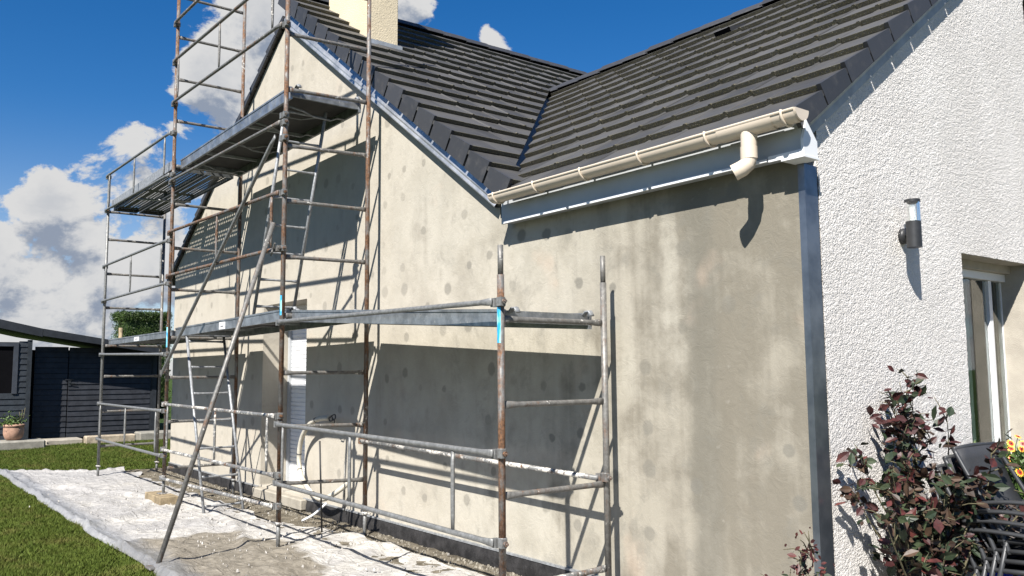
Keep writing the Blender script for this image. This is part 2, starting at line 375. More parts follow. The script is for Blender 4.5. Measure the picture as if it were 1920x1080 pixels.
def tube(name, a, b, r, material, parent, flat=0.0, seg=10):
    L_ = (Vector(b)-Vector(a)).length
    if flat:
        e = min(.10/L_, .2); ts = [0, e*.35, e, 1-e, 1-e*.35, 1]
        fl = (r*.45, r*1.35); rr = [fl, fl, r, r, fl, fl]
        return mk(name, *sweep([lerp(a, b, t) for t in ts], rr, seg), material, parent, True)
    return mk(name, *sweep([a, b], r, seg), material, parent, True)
def shade_auto(o, ang=40):
    try:
        o.data.polygons.foreach_set('use_smooth', [True]*len(o.data.polygons))
        o.data.set_sharp_from_angle(angle=R(ang))
    except Exception: pass

# ------------------------------------------------------------------ ground
g = mk('ground', [(-400, -400, -.02), (400, -400, -.02), (400, 600, -.02), (-400, 600, -.02)], [(0, 1, 2, 3)], 'lawn_ground'); tag(g, kind='structure')
# trampled soil strip along the wall, slightly lumpy
def sheet(name, xs, ys, zf, material, **k):
    V = [(x, y, zf(x, y)) for y in ys for x in xs]; nx = len(xs)
    F = [(j*nx+i, j*nx+i+1, (j+1)*nx+i+1, (j+1)*nx+i) for j in range(len(ys)-1) for i in range(nx-1)]
    return mk(name, V, F, material, None, True)
def nz(x, y, z=0.0): return mnoise.noise(Vector((x, y, z)))
so = sheet('soil_strip', list(np.linspace(-11.3, .3, 240)), list(np.linspace(-.62, -.002, 16)),
           lambda x, y: .012+.018*nz(x*7, y*7)+.014*nz(x*19, y*19, 3), 'soil'); tag(so, kind='structure')
te = mk('terrace', *box(.02, 5, -.45, 7, -.08, -.004), 'concrete'); tag(te, kind='structure')

# plastic sheet on the ground
nx, ny = 330, 56; V = []
for j in range(ny):
    b_ = j/(ny-1)
    for i in range(nx):
        a = i/(nx-1)
        lx = -12.45+1.05*min(1, b_/.72)-.1*max(0, b_-.72)
        x = lx+(1.6-lx)*a; y = -2.03+(1.52+.28*max(0, min(1, (x+5.6)/1.2))+.06*nz(x*.8, 3))*b_
        if b_ < .5: y += (.10*nz(x*.55, 1.0)+.05*nz(x*1.9, 4.0))*(1-b_*2)-.16*max(0, (x+9)/10.6)*(1-b_*2)*0
        if b_ > .8: y += .12*nz(x*2.3, 9)*(b_-.8)*5
        e = min(b_*1.62, a*(1.6-lx), 1.0)
        rim = max(0, 1-e/.13)
        h = .012+.012*(nz(x*2.2, y*5.0)+.6*nz(x*6, y*9, 2))+.010*(1-2.2*abs(nz(x*3.1+y*1.3, y*4.2-x, 5)))**3*(1 if nz(x*.7, y*.9, 11) > -.1 else .2)
        fold = .03*max(0, 1-9*abs(nz(x*.5+y*.9, y*.6-x*.2, 7)))
        h += fold+rim*(.035+.05*abs(nz(x*5, y*6, 8))+.03*nz(x*11, y*12, 3))
        if e < .015: h = .0
        V.append((x, y, max(-.004, h)+.004))
F = [(j*nx+i, j*nx+i+1, (j+1)*nx+i+1, (j+1)*nx+i) for j in range(ny-1) for i in range(nx-1)]
t = mk('plastic_sheet', V, F, 'tarp', None, True); tag(t, 'crumpled plastic ground sheet covered in white plaster dust under the scaffold', 'ground sheet')

# rubble and dried mortar crumbs beside the wall
def crumbs(name, n, fx, size, material):
    V, F = [], []
    for _ in range(n):
        x, y = fx(); s_ = size*(.4+random.random()**3*2.2); z0 = .015
        base = [Vector((random.uniform(-1, 1), random.uniform(-1, 1), 0)).normalized()*s_*random.uniform(.7, 1.2) for _ in range(4)]
        base = sorted(base, key=lambda q: math.atan2(q.y, q.x)); k = len(V)
        V += [(x+q.x, y+q.y, z0-.01) for q in base]+[(x+q.x*.6, y+q.y*.6, z0+s_*random.uniform(.4, .9)) for q in base]
        F += [(k+4, k+5, k+6, k+7)]+[(k+i, k+(i+1) % 4, k+4+(i+1) % 4, k+4+i) for i in range(4)]
    o = mk(name, V, F, material); return o
o = crumbs('mortar_rubble', 4200, lambda: (random.uniform(-10.6, .1), -.04-abs(random.gauss(0, .22))), .006, 'rubble'); tag(o, 'crumbs of dried mortar and gravel along the foot of the wall', 'rubble', kind='stuff')

o = crumbs('plaster_crumbs', 700, lambda: (random.uniform(-9, -1.5), -1.1+random.gauss(0, .38)), .005, 'plaster'); o.location.z = .022; tag(o, 'bits of dried plaster scattered on the plastic sheet', 'rubble', kind='stuff')
# lawn blades
def grass(name, n, region, hmin, hmax):
    P = []
    while len(P) < n:
        x, y = region()
        P.append((x, y))
    P = np.array(P); k = len(P); a = rng.uniform(0, 6.283, k); h = rng.uniform(hmin, hmax, k)*(.7+.5*np.sin(P[:, 0]*2.1+np.sin(P[:, 1]*3.0))**2); w = rng.uniform(.003, .007, k)*1.3
    ln = rng.normal(0, .025, (k, 2)); V = np.zeros((k, 3, 3))
    V[:, 0, 0] = P[:, 0]-np.cos(a)*w; V[:, 0, 1] = P[:, 1]-np.sin(a)*w; V[:, 1, 0] = P[:, 0]+np.cos(a)*w; V[:, 1, 1] = P[:, 1]+np.sin(a)*w
    V[:, 2, 0] = P[:, 0]+ln[:, 0]; V[:, 2, 1] = P[:, 1]+ln[:, 1]; V[:, 2, 2] = h; V[:, :2, 2] = -.02
    me = bpy.data.meshes.new(name); me.vertices.add(k*3); me.vertices.foreach_set('co', V.ravel())
    me.loops.add(k*3); me.loops.foreach_set('vertex_index', np.arange(k*3)); me.polygons.add(k)
    me.polygons.foreach_set('loop_start', np.arange(0, k*3, 3)); me.polygons.foreach_set('loop_total', np.full(k, 3)); me.update(calc_edges=True)
    me.materials.append(MT['leaf_lawn']); o = bpy.data.objects.new(name, me); COL.objects.link(o); return o
def lawn_near():
    while True:
        x = random.uniform(-13.5, -3.2); y = random.uniform(-4.6, -1.9)
        if y < -1.98+.10*nz(x*.55, 1.0) or x < -12.5: 
            # only the wedge that the camera side of the sheet shows
            if y > -2.0-(x+13.5)*.30-.3: return x, y
def lawn_far():
    while True:
        x = random.uniform(-17.6, -11.3); y = random.uniform(-3.2, 2.0)
        if x < -12.35+.9*max(0, min(1, (y+1.95)/1.2)) : return x, y
tag(grass('grass', 120000, lawn_near, .010, .030), 'short mown lawn grass in front of the plastic sheet', 'grass', kind='stuff')
tag(grass('grass', 90000, lawn_far, .010, .032), 'mown lawn grass between the plastic sheet and the shed', 'grass', kind='stuff')

# ------------------------------------------------------------------ house
SL = .71; CO = 1/math.sqrt(1+SL*SL); SI = SL*CO
house = thing('house', (-5.4, 4, 0), 'house with grey base coat on the scaffolded wall and white pebble-dash gable', 'house')
XL, XP, XV, ZP = -10.8, -6.7, -2.6, 5.53
D0, D1, DZ0, DZ1 = -7.26, -6.05, .16, 2.24      # garden door opening
SLL = .634; COL_ = 1/math.sqrt(1+SLL*SLL); SIL = SLL*COL_
def gz(x): return ZP-.69*(x-XP) if x >= XP else 5.58-SLL*(XP-x)
zb = -.05
V = [(XL, 0, zb), (D0, 0, zb), (D0, 0, DZ1), (D0, 0, gz(D0)), (XL, 0, gz(XL)),
     (D1, 0, DZ1), (D1, 0, gz(D1)), (XP, 0, ZP), (D1, 0, zb), (0, 0, zb), (0, 0, 2.60), (XV, 0, 2.60), (D0, 0, DZ0), (D1, 0, DZ0),
     (D0, .36, DZ0), (D0, .36, DZ1), (D1, .36, DZ1), (D1, .36, DZ0), (XL, 9, zb), (XL, 9, gz(XL)), (0, .12, zb), (0, .12, 2.60), (XV, 0, gz(XV))]
F = [(0, 1, 12, 2, 3, 4), (2, 5, 6, 7, 3), (8, 9, 10, 11, 22, 6, 5, 13), (1, 8, 13, 12), (12, 14, 15, 2), (5, 16, 17, 13), (2, 15, 16, 5), (12, 13, 17, 14), (0, 4, 19, 18)]
mk('render_wall', V, F, 'render_grey', house)
# white gable wall (x = 0 plane) with the window opening
WY0, WY1, WZ = 1.70, 2.77, 2.17; YR, ZR = 2.95, 4.72
def wz(y): return ZR-SL*abs(y-YR)
V = [(0.006, .116, zb), (0.006, WY0, zb), (0.006, WY0, WZ), (0.006, WY0, wz(WY0)), (0.006, .116, wz(.116)),
     (0.006, WY1, WZ), (0.006, WY1, wz(WY1)), (0.006, WY1, zb), (0.006, YR, ZR), (0.006, 5.9, wz(5.9)), (0.006, 5.9, zb)]
F = [(0, 1, 2, 3, 4), (2, 5, 6, 3), (7, 10, 9, 8, 6, 5)]
# fine grid for the visible part so that the rough cast has real relief and a ragged edge
def grid_wall():
    st = .0085; ys = np.arange(.116, 2.95, st); zs = np.arange(.35, 4.75, st); idx = {}; V2 = []; F2 = []
    def vid(j, k):
        if (j, k) not in idx:
            y, z = ys[j], zs[k]; q = Vector((0, y*1.0, z))
            d = .0046*(.45-mnoise.voronoi(q*78)[0][0])+.0014*mnoise.noise(q*30+Vector((9, 0, 0)))
            jy, jz = .004*mnoise.noise(q*40+Vector((3, 3, 0))), .004*mnoise.noise(q*40+Vector((0, 7, 3)))
            idx[(j, k)] = len(V2); V2.append((.008+d, y+(jy if j else jy*.6), z+jz))
        return idx[(j, k)]
    for j in range(len(ys)-1):
        for k in range(len(zs)-1):
            y, z = ys[j]+st/2, zs[k]+st/2
            if z > wz(y)-.0: continue
            if WY0 < y < WY1 and z < WZ: continue
            F2.append((vid(j, k), vid(j+1, k), vid(j+1, k+1), vid(j, k+1)))
    return V2, F2
mk('pebble_dash_wall', *grid_wall(), 'crepi_white', house, True)
mk('pebble_dash_backing', *join(box(-.25, -.002, .119, WY0, zb, wz(.119)-.02), box(-.25, -.002, WY1+.125, 5.9, zb, 2.55), box(-.25, -.002, WY0+.001, WY1-.001, WZ+.09, 3.8)), 'crepi_white', house)
# insulation end profile at the corner
mk('corner_profile', *join(box(-.02, .004, -.004, .114, .0, 2.50), box(-.035, -.02, -.0035, .004, .0, 2.50)), 'slate_metal', house)
# starter profile and black membrane at the wall foot
mk('starter_profile', *join(box(XL, D0-.02, -.022, .0, .128, .142), box(D1+.02, -.02, -.022, 0, .128, .142)), 'aluminium', house)
def strip(x0, x1):
    n = int((x1-x0)/.08); P = []
    for i in range(n+1):
        x = x0+(x1-x0)*i/n; w_ = .012*nz(x*3, 2)+.006*nz(x*13, 5)
        P += [(x, -.016+w_*.5, .127), (x, -.03+w_, .06), (x, -.028+w_*1.6, -.01)]
    return P, [(i*3+k, i*3+3+k, i*3+4+k, i*3+1+k) for i in range(n) for k in range(2)]
mk('membrane', *strip(XL, D0-.05), 'black_membrane', house, True); mk('membrane', *strip(D1+.11, -.03), 'black_membrane', house, True)
bevelled('door_sill', box(D0-.03, D1+.10, -.085, .33, .02, .135), 'sill_stone', house, .012)
# roller shutter in the garden door
V, F = [], []
zs = []; z = DZ0
while z < DZ1-.02: zs += [(z, 0.0), (z+.006, -.010), (z+.040, -.010), (z+.046, 0.0)]; z += .05
for (z, dy) in zs: V += [(D0+.0, .352+dy, z), (D1, .352+dy, z)]
F = [(2*i, 2*i+1, 2*i+3, 2*i+2) for i in range(len(zs)-1)]
sh = mk('roller_shutter', V, F, 'shutter_white', house)
mk('guide_rail', *box(D0+.001, D0+.045, .31, .35, DZ0, DZ1), 'pvc_fascia', house); mk('guide_rail', *box(D1-.045, D1-.001, .31, .35, DZ0, DZ1), 'pvc_white', house)

# window in the white gable
mk('window_reveal', *join(box(-.26, .002, WY1, WY1+.12, 0, WZ+.1), box(-.26, -.003, WY0-.1, WY0-.0005, 0, WZ+.1)), 'jamb_beige', house)
mk('window_lintel', *join(box(-.2, .0, WY0, WY1, WZ, WZ+.1), box(-.2, -.13, WY0, WY1, WZ-.055, WZ-.001)), 'jamb_beige', house)
wf = mk('window', *join(box(-.235, -.17, WY0, WY1, WZ-.11, WZ-.057), box(-.235, -.19, WY0+.001, WY0+.025, 0, WZ-.11), box(-.235, -.20, WY1-.016, WY1-.001, 0, WZ-.11)), 'pvc_white', house)
for (ya, yb) in ((WY0+.028, 2.515), (2.575, WY1-.018)):
    mk('pane', *box(-.212, -.204, ya, yb, .05, WZ-.115), 'glass', wf)
mk('mullion', *box(-.228, -.185, 2.52, 2.57, .0, WZ-.112), 'pvc_white', wf)
V, F = [], []; nn = 60
for i in range(nn+1):
    y = 1.72+(2.74-1.72)*i/nn; dx = .022*math.sin(i*1.15)+.012*math.sin(i*.4)
    V += [(-.42+dx, y, .05), (-.42+dx, y, WZ-.1)]
F = [(2*i, 2*i+2, 2*i+3, 2*i+1) for i in range(nn) if not (18 < i < 30)]
mk('curtain', V, F, 'curtain', house, True)
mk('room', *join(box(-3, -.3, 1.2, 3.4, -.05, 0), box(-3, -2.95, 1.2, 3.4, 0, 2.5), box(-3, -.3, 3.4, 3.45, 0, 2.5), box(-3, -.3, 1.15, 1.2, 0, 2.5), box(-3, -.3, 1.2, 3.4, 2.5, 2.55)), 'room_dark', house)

# --- roofs
roof = mk('roof', *join(
    ([(XP, -.04, 5.78), (XP, 9, 5.78), (-2.45, 9, 5.78-SL*4.25), (-2.45, -.04, 5.78-SL*4.25)], [(0, 3, 2, 1)]),
    ([(XP, -.03, 5.60), (XP, 9, 5.60), (XL-.3, 9, 5.60-SLL*4.4), (XL-.3, -.03, 5.60-SLL*4.4)], [(0, 1, 2, 3)]), box(XP-.02, XP+.01, -.03, 9, 5.5, 5.84),
    ([(-5.9, 2.95, 4.77), (.02, 2.95, 4.77), (.02, -.05, 4.77-SL*3.0), (-2.5, -.05, 4.77-SL*3.0)], [(0, 3, 2, 1)]),
    ([(-5.9, 2.95, 4.77), (.02, 2.95, 4.77), (.02, 6.1, 4.77-SL*3.15), (-2.5, 6.1, 4.77-SL*3.15)], [(0, 1, 2, 3)])), 'plywood_dark', house)
TH, LIFT = .032, .045
def clip(poly, a, b_, c):   # keep a*u+b*s >= c
    out = []
    for i in range(len(poly)):
        p, q = poly[i], poly[(i+1) % len(poly)]; dp, dq = a*p[0]+b_*p[1]-c, a*q[0]+b_*q[1]-c
        if dp >= 0: out.append(p)
        if (dp >= 0) != (dq >= 0):
            t = dp/(dp-dq); out.append((p[0]+(q[0]-p[0])*t, p[1]+(q[1]-p[1])*t))
    return out
TL = .40
def tile_mesh(poly, rib=None):
    n = len(poly); hb = lambda s_: LIFT*(1-s_/TL)
    V = [(u, s_, hb(s_)) for u, s_ in poly]+[(u, s_, hb(s_)+TH) for u, s_ in poly]
    F = [tuple(reversed(range(n))), tuple(range(n, 2*n))]+[(i, (i+1) % n, n+(i+1) % n, n+i) for i in range(n)]
    if rib:
        w = rib; k = len(V)
        V += [(u, s_, hb(s_)+TH+dh) for s_ in (0.0, TL) for u, dh in ((w-.030, -.002), (w-.022, .007), (w-.006, .007), (w+.001, -.002))]
        F += [(k, k+1, k+5, k+4), (k+1, k+2, k+6, k+5), (k+2, k+3, k+7, k+6), (k, k+3, k+2, k+1)]
    me = bpy.data.meshes.new('tile'); me.from_pydata(V, [], F); me.update(); me.materials.append(MT['tile_dark']); return me
def rect(w): return [(0, 0), (w, 0), (w, TL), (0, TL)]
TW = .30
FULL = tile_mesh(rect(TW-.004), TW-.004)
def place(me, name, origin, ua, sa, na, parent=roof):
    o = bpy.data.objects.new(name, me); COL.objects.link(o); o.parent = parent
    Mx = Matrix((ua, sa, na)).transposed().to_4x4(); Mx.translation = origin
    o.matrix_parent_inverse = PINV[house.name] @ Matrix() if parent is house else Matrix(); o.matrix_local = Mx if parent is roof else Mx
    return o
def vergemesh(w, right=True, drop=.17, TLc=None):
    """tile with a folded side flange"""
    hb = lambda s_: LIFT*(1-s_/TL); t_ = .022; TLc = TLc or TL
    top = [(0, 0), (w, 0), (w, TLc), (0, TLc)]; n = 4
    V = [(u, s_, hb(s_)) for u, s_ in top]+[(u, s_, hb(s_)+TH) for u, s_ in top]
    F = [(3, 2, 1, 0), (4, 5, 6, 7)]+[(i, (i+1) % 4, 4+(i+1) % 4, 4+i) for i in range(4)]
    e0, e1 = (w-t_, w) if right else (0, t_)
    LV = min(TL-.118, TLc)
    V2 = [(u, s_, (LIFT+TH+.004-drop if k == 0 else hb(s_)+TH+.004)) for k in (0, 1) for s_ in (-.004, LV) for u in (e0-(.0 if right else .003), e1+(.003 if right else 0))]
    F2 = [(0, 2, 3, 1), (4, 5, 7, 6), (0, 1, 5, 4), (1, 3, 7, 5), (3, 2, 6, 7), (2, 0, 4, 6)]
    V, F = join((V, F), (V2, F2))
    me = bpy.data.meshes.new('verge_tile'); me.from_pydata(V, [], F); me.update(); me.materials.append(MT['tile_dark']); me.materials.append(MT['tile_smooth'])
    for i, pl in enumerate(me.polygons): pl.material_index = 1 if i >= 6 else 0
    return me
PR = PINV[house.name]
def put(me, name, origin, ua, sa, na):
    o = bpy.data.objects.new(name, me); COL.objects.link(o); o.parent = roof
    Mx = Matrix((ua, sa, na)).transposed().to_4x4(); Mx.translation = Vector(origin); o.matrix_basis = Mx; return o
# (roof mesh sits in world coordinates under the house empty, so its children use world coordinates too)
# right wing: slope facing -Y
ua, sa, na = Vector((1, 0, 0)), Vector((0, CO, SI)), Vector((0, -SI, CO))
GM = .2446/CO; Y0 = -.12; ZM = 2.848-.077
VXR = .066; VW = .30
vm = vergemesh(VW, True, .125)
ncol = 22
for k in range(13):
    yk = Y0+k*GM*CO; zk = ZM+SL*yk; jit = lambda: Vector((0, 0, random.uniform(-.002, .003)))
    top_l = min(TL, (2.95-yk)/CO)
    put(vm if top_l >= TL else vergemesh(VW, True, .125, top_l), 'verge_tile', Vector((VXR-VW, yk, zk))+jit(), ua, sa, na)
    short = None if top_l >= TL else tile_mesh([(0, 0), (TW-.004, 0), (TW-.004, top_l), (0, top_l)])
    for c_ in range(ncol):
        xl = VXR-VW-(c_+1)*TW
        # valley line x = -2.45 - y (+ gap); tile local: x = xl+u, y = yk+s*CO
        cut = -2.45+.05-xl-yk
        if cut > TW+TL: break
        if cut <= 0: put(short or FULL, 'tile', Vector((xl, yk, zk))+jit(), ua, sa, na)
        else:
            pl = clip(rect(TW-.004), 1, CO, cut)
            pl = clip(pl, 0, -1, -top_l) if len(pl) >= 3 else pl
            if len(pl) >= 3: put(tile_mesh(pl), 'tile', Vector((xl, yk, zk))+jit(), ua, sa, na)
# gable slope facing +X
ub, sb, nb = Vector((0, 1, 0)), Vector((-CO, 0, SI)), Vector((SI, 0, CO))
GG = .2556/CO; XE = -2.385; ZG = lambda x: 5.92-.077-SL*(x-XP)
vg = vergemesh(VW, False, .18); YV = -.105
for k in range(17):
    xk = XE-k*GG*CO; zk = ZG(xk)
    top_l = min(TL, (xk-XP)/CO)
    short = None if top_l >= TL else tile_mesh([(0, 0), (TW-.004, 0), (TW-.004, top_l), (0, top_l)])
    put(vg if top_l >= TL else vergemesh(VW, False, .18, top_l), 'verge_tile', (xk, YV, zk+random.uniform(-.002, .003)), ub, sb, nb)
    for c_ in range(24):
        yl = YV+VW+c_*TW
        if yl > 6.2: break
        # keep y <= -2.45 - x - gap with x = xk - s*CO, y = yl+u  ->  -u + ... 
        lim = -2.45-.05-xk-yl        # u - s*CO <= lim
        if xk < -5.45 and yl > 2.4:
            put(short or FULL, 'tile', (xk, yl, zk+random.uniform(-.002, .003)), ub, sb, nb); continue
        if lim <= -TL*CO: break
        if lim >= TW: put(short or FULL, 'tile', (xk, yl, zk+random.uniform(-.002, .003)), ub, sb, nb)
        else:
            pl = clip(rect(TW-.004), -1, CO, -lim)
            if len(pl) >= 3: put(tile_mesh(pl), 'tile', (xk, yl, zk+random.uniform(-.002, .003)), ub, sb, nb)
# gable slope facing -X : verge tiles and stepped courses
uc, sc, nc = Vector((0, -1, 0)), Vector((COL_, 0, SIL)), Vector((-SIL, 0, COL_)); ZL = lambda x: 5.655-.077-SLL*(XP-x)
vl = vergemesh(VW, True, .085)
for k in range(17):
    xk = 2*XP-(XE-k*GG*CO); zk = ZL(xk)
    put(vl if (XP-xk)/COL_ >= TL else vergemesh(VW, True, .085, (XP-xk)/COL_), 'verge_tile', (xk, YV+VW+.050, zk), uc, sc, nc)
V, F = [], []
for k in range(17):
    xk = 2*XP-(XE-k*GG*CO); zk = ZL(xk); n = len(V)
    o0 = Vector((xk, 0, zk)); a0 = o0+nc*(LIFT+TH); tl_ = min(TL, (XP-xk)/COL_); a1 = o0+sc*tl_+nc*(TH+LIFT*(1-tl_/TL)); b0 = o0+nc*LIFT
    for q in (b0, a0, a1): V += [(q.x, .2, q.z), (q.x, 9, q.z)]
    F += [(n, n+2, n+3, n+1), (n+2, n+4, n+5, n+3)]
tag(mk('tile_courses', V, F, 'tile_smooth', roof), kind='stuff')
V, F = [], []
ud, sd, nd = Vector((-1, 0, 0)), Vector((0, -CO, SI)), Vector((0, SI, CO))
for k in range(13):
    yk = 2*2.95-(Y0+k*GM*CO); zk = ZM+SL*(Y0+k*GM*CO); n = len(V)
    o0 = Vector((0, yk, zk))
    tl_ = min(TL, (yk-2.95)/CO)
    for q in (o0+nd*LIFT, o0+nd*(LIFT+TH), o0+sd*tl_+nd*(TH+LIFT*(1-tl_/TL))): V += [(.08, q.y, q.z), (-2.5-max(0, 5.9-q.y), q.y, q.z)]
    F += [(n, n+1, n+3, n+2), (n+2, n+3, n+5, n+4)]
tag(mk('tile_courses', V, F, 'tile_smooth', roof), kind='stuff')
# ridge caps
def capmesh(L_, r0, r1):
    V, F = [], []; prof = [(-1.0, -.62), (-.93, -.50), (-.35, .02), (0, .10), (.35, .02), (.93, -.50), (1.0, -.62)]
    for (t, r) in ((0, r1), (.05, r1), (.052, r0), (L_, r0)):
        for (a, h) in prof: V.append((t, a*r, h*r))
    n = len(prof)
    for i in range(3):
        for k in range(n-1): F.append((i*n+k, i*n+n+k, i*n+n+k+1, i*n+k+1))
    F.append(tuple(range(n))); F.append(tuple(reversed(range(3*n, 4*n))))
    me = bpy.data.meshes.new('ridge_tile'); me.from_pydata(V, [], F); me.update(); me.materials.append(MT['tile_smooth']); return me
cm = capmesh(.40, .135, .150)
for i in range(16):
    x = -5.50+i*.37
    if x > .0: break
    o = bpy.data.objects.new('ridge_tile', cm); COL.objects.link(o); o.parent = roof
    o.matrix_basis = Matrix.Translation((min(x+.37, .1), 2.95, 4.965+random.uniform(-.004, .004))) @ Matrix.Rotation(math.pi+R(1.2), 4, 'Z') @ Matrix.Rotation(R(-1.0), 4, 'Y')
for i in range(24):
    o = bpy.data.objects.new('ridge_tile', cm); COL.objects.link(o); o.parent = roof
    o.matrix_basis = Matrix.Translation((XP, -.13+i*.37, 5.945+random.uniform(-.004, .004))) @ Matrix.Rotation(math.pi/2, 4, 'Z') @ Matrix.Rotation(R(-1.0), 4, 'Y')
# valley metal
def vpt(y, d, h): # d sideways (towards wing +, towards gable -)
    base = Vector((-2.45-y, y, 2.82-.05+SL*y+h)); return base+Vector((d, d, 0))*.7071 + Vector((0, 0, 0))
V = []
for i in range(24):
    y = -.10+(3.05)*i/23
    for d, h in ((-.09, .075), (-.045, .03), (0, .005), (.045, .03), (.09, .075)):
        sx = SL*.7071*abs(d)
        V.append(tuple(vpt(y, d*1.0, 0)+Vector((0, 0, sx*.6+h*.25))))
mk('valley_gutter', V, [(i*5+k, i*5+5+k, i*5+6+k, i*5+1+k) for i in range(23) for k in range(4)], 'zinc_dull', roof)
# vent tile on the wing
ve = Vector((-2.23, 2.30, ZM+SL*2.30+.07))
def lv(u, s_, h): return tuple(ve+ua*u+sa*s_+na*h)
V = [lv(-.09, 0, 0), lv(.09, 0, 0), lv(.09, 0, .065), lv(-.09, 0, .065), lv(-.09, .28, 0), lv(.09, .28, 0), lv(-.11, .03, .075), lv(.11, .03, .075), lv(.11, .03, .012), lv(-.11, .03, .012)]
vt = mk('vent_tile', V[:6], [(3, 2, 5, 4), (0, 3, 4), (1, 5, 2)], 'tile_smooth', roof)
mk('vent_mouth', [lv(-.083, .004, .0), lv(.083, .004, 0), lv(.083, .004, .058), lv(-.083, .004, .058)], [(0, 1, 2, 3)], 'dark_void', roof)

# verge drip profile on the gable (zinc) and on the white gable
def sloped_profile(name, prof, pts, material, parent):
    """prof in (out, up-normal) swept along pts given as function"""
    V = []; n = len(prof)
    for P in pts:
        for q in prof: V.append(tuple(P(q)))
    F = [(i*n+k, i*n+k+1, (i+1)*n+k+1, (i+1)*n+k) for i in range(len(pts)-1) for k in range(n-1)]
    return mk(name, V, F, material, parent)
def gp(x, sgn):
    def P(q):
        o_, h_ = q; base = Vector((x, -o_, gz(x))); nrm = Vector((SI*sgn, 0, CO)); return base+nrm*h_
    return P
prof = [(.004, -.014), (.066, -.014), (.070, -.004), (.062, .018), (.068, .034), (.050, .100), (.044, .118), (.052, .126), (.046, .134), (.0, .134)]
sloped_profile('verge_flashing', prof, [gp(x, 1) for x in np.linspace(XP+.02, XV+.02, 12)], 'zinc', house)
def wp_(y):
    def P(q):
        o_, h_ = q; base = Vector((.006+o_, y, 2.695+SL*y)); return base+Vector((0, -SI, CO))*h_
    return P
sloped_profile('verge_flashing', [(.0, -.062), (.012, -.062), (.014, -.02), (.020, -.006), (.026, .0), (.026, .04), (0, .045)], [wp_(y) for y in np.linspace(.02, 2.95, 20)], 'zinc_pale', house)
# fascia, gutter, outlet
fa = mk('fascia', *join(box(-2.45, .062, -.105, -.085, 2.522, 2.745), box(-2.44, .058, -.085, .0, 2.535, 2.55)), 'pvc_fascia', house)
for (xa, xb) in ((-2.42, -1.72), (-1.69, -.98), (-.95, -.36), (-.30, -.14)):
    mk('fascia_lip', *box(xa, xb, -.119, -.1055, 2.520, 2.536), 'pvc_white', fa)
mk('fascia_end', *join(box(.0635, .080, -.118, .004, 2.515, 2.60), ([(.0635, -.116, 2.60), (.0635, .002, 2.60), (.0635, -.085, 2.70), (.0795, -.116, 2.60), (.0795, .002, 2.60), (.0795, -.085, 2.70)], [(0, 1, 2), (3, 5, 4), (0, 3, 4, 1), (1, 4, 5, 2), (2, 5, 3, 0)]), box(-.05, .084, -.124, .010, 2.503, 2.514), box(-.13, .0634, -.1195, -.1055, 2.515, 2.545)), 'pvc_white', fa)
def gutter():
    V = []; n = 13; xs = (-2.41, .12); r = .054; c = (-.200, 2.712)
    for x in xs:
        for rr in (r, r-.004):
            for k in range(n):
                a = math.pi*(1+k/(n-1)); V.append((x, c[0]+rr*math.cos(a), c[1]+rr*math.sin(a)))
    F = []
    for k in range(n-1):
        F += [(k, k+1, 2*n+k+1, 2*n+k), (n+k, 3*n+k, 3*n+k+1, n+k+1)]
    V2, F2 = sweep([(-2.41, c[0]-r, c[1]+.004), (.12, c[0]-r, c[1]+.004)], .008, 8)
    Vc = []
    for x in (.118, .132):
        Vc += [(x, c[0]+(r+.004)*math.cos(math.pi*(1+k/(n-1))), c[1]+.008+(r+.004)*math.sin(math.pi*(1+k/(n-1)))) for k in range(n)]
    Fc = [tuple(range(n)), tuple(reversed(range(n, 2*n)))]+[(k, n+k, n+k+1, k+1) for k in range(n-1)]+[(0, n-1, 2*n-1, n)]
    Vd = [(q[0]-2.535, q[1], q[2]) for q in Vc]
    return join((V, F), (V2, F2), (Vc, Fc), (Vd, Fc))
gu = mk('gutter', *gutter(), 'pvc_sand', house); shade_auto(gu)
c = (-.200, 2.712)
for x in (-2.35, -1.90, -1.43, -.93, -.43, .05):
    pts = [(x, c[0]+.061*math.cos(math.pi*(.93+1.14*k/12)), c[1]+.059*math.sin(math.pi*(.93+1.14*k/12))) for k in range(13)]
    mk('gutter_bracket', *sweep(pts, [(.004, .013)]*13 if False else .0075, 6), 'pvc_sand', gu, True)
def ring(x, w, r):
    V = []
    for xx in (x-w/2, x+w/2):
        for k in range(15):
            a = math.pi*(1+k/14); V.append((xx, c[0]+r*math.cos(a), c[1]+r*math.sin(a)))
    F = [(k, k+1, 15+k+1, 15+k) for k in range(14)]; return V, F
mk('outlet_collar', *ring(-.185, .34, .058), 'pvc_sand', gu, True)
pts = [(-.185, -.200, 2.67), (-.185, -.204, 2.62), (-.185, -.206, 2.59), (-.185, -.206, 2.535), (-.19, -.214, 2.505), (-.21, -.233, 2.482), (-.247, -.256, 2.462)]
V, F = sweep(pts, [.044, .042, .041, .041, .042, .043, .044], 18, False)
el = mk('outlet_elbow', V, F, 'pvc_sand', gu, True)
mk('outlet_socket', *sweep([(-.185, -.206, 2.595), (-.185, -.206, 2.53)], .0445, 18, False), 'pvc_sand', gu, True)
V2, F2 = sweep([pts[-1], lerp(pts[-1], pts[-2], 1.0)], [.0405, .038], 18, False); mk('outlet_bore', V2, F2+[tuple(18+k for k in range(18))], 'pvc_sand_shaded', gu, True)
# chimney
ch = bevelled('chimney', box(-6.46, -5.42, .40, .74, 4.9, 7.2), 'chimney_render', roof, .01)
mk('chimney_flashing', *join(box(-5.425, -5.395, .36, .78, 4.88, 5.02)), 'zinc_dull', roof)

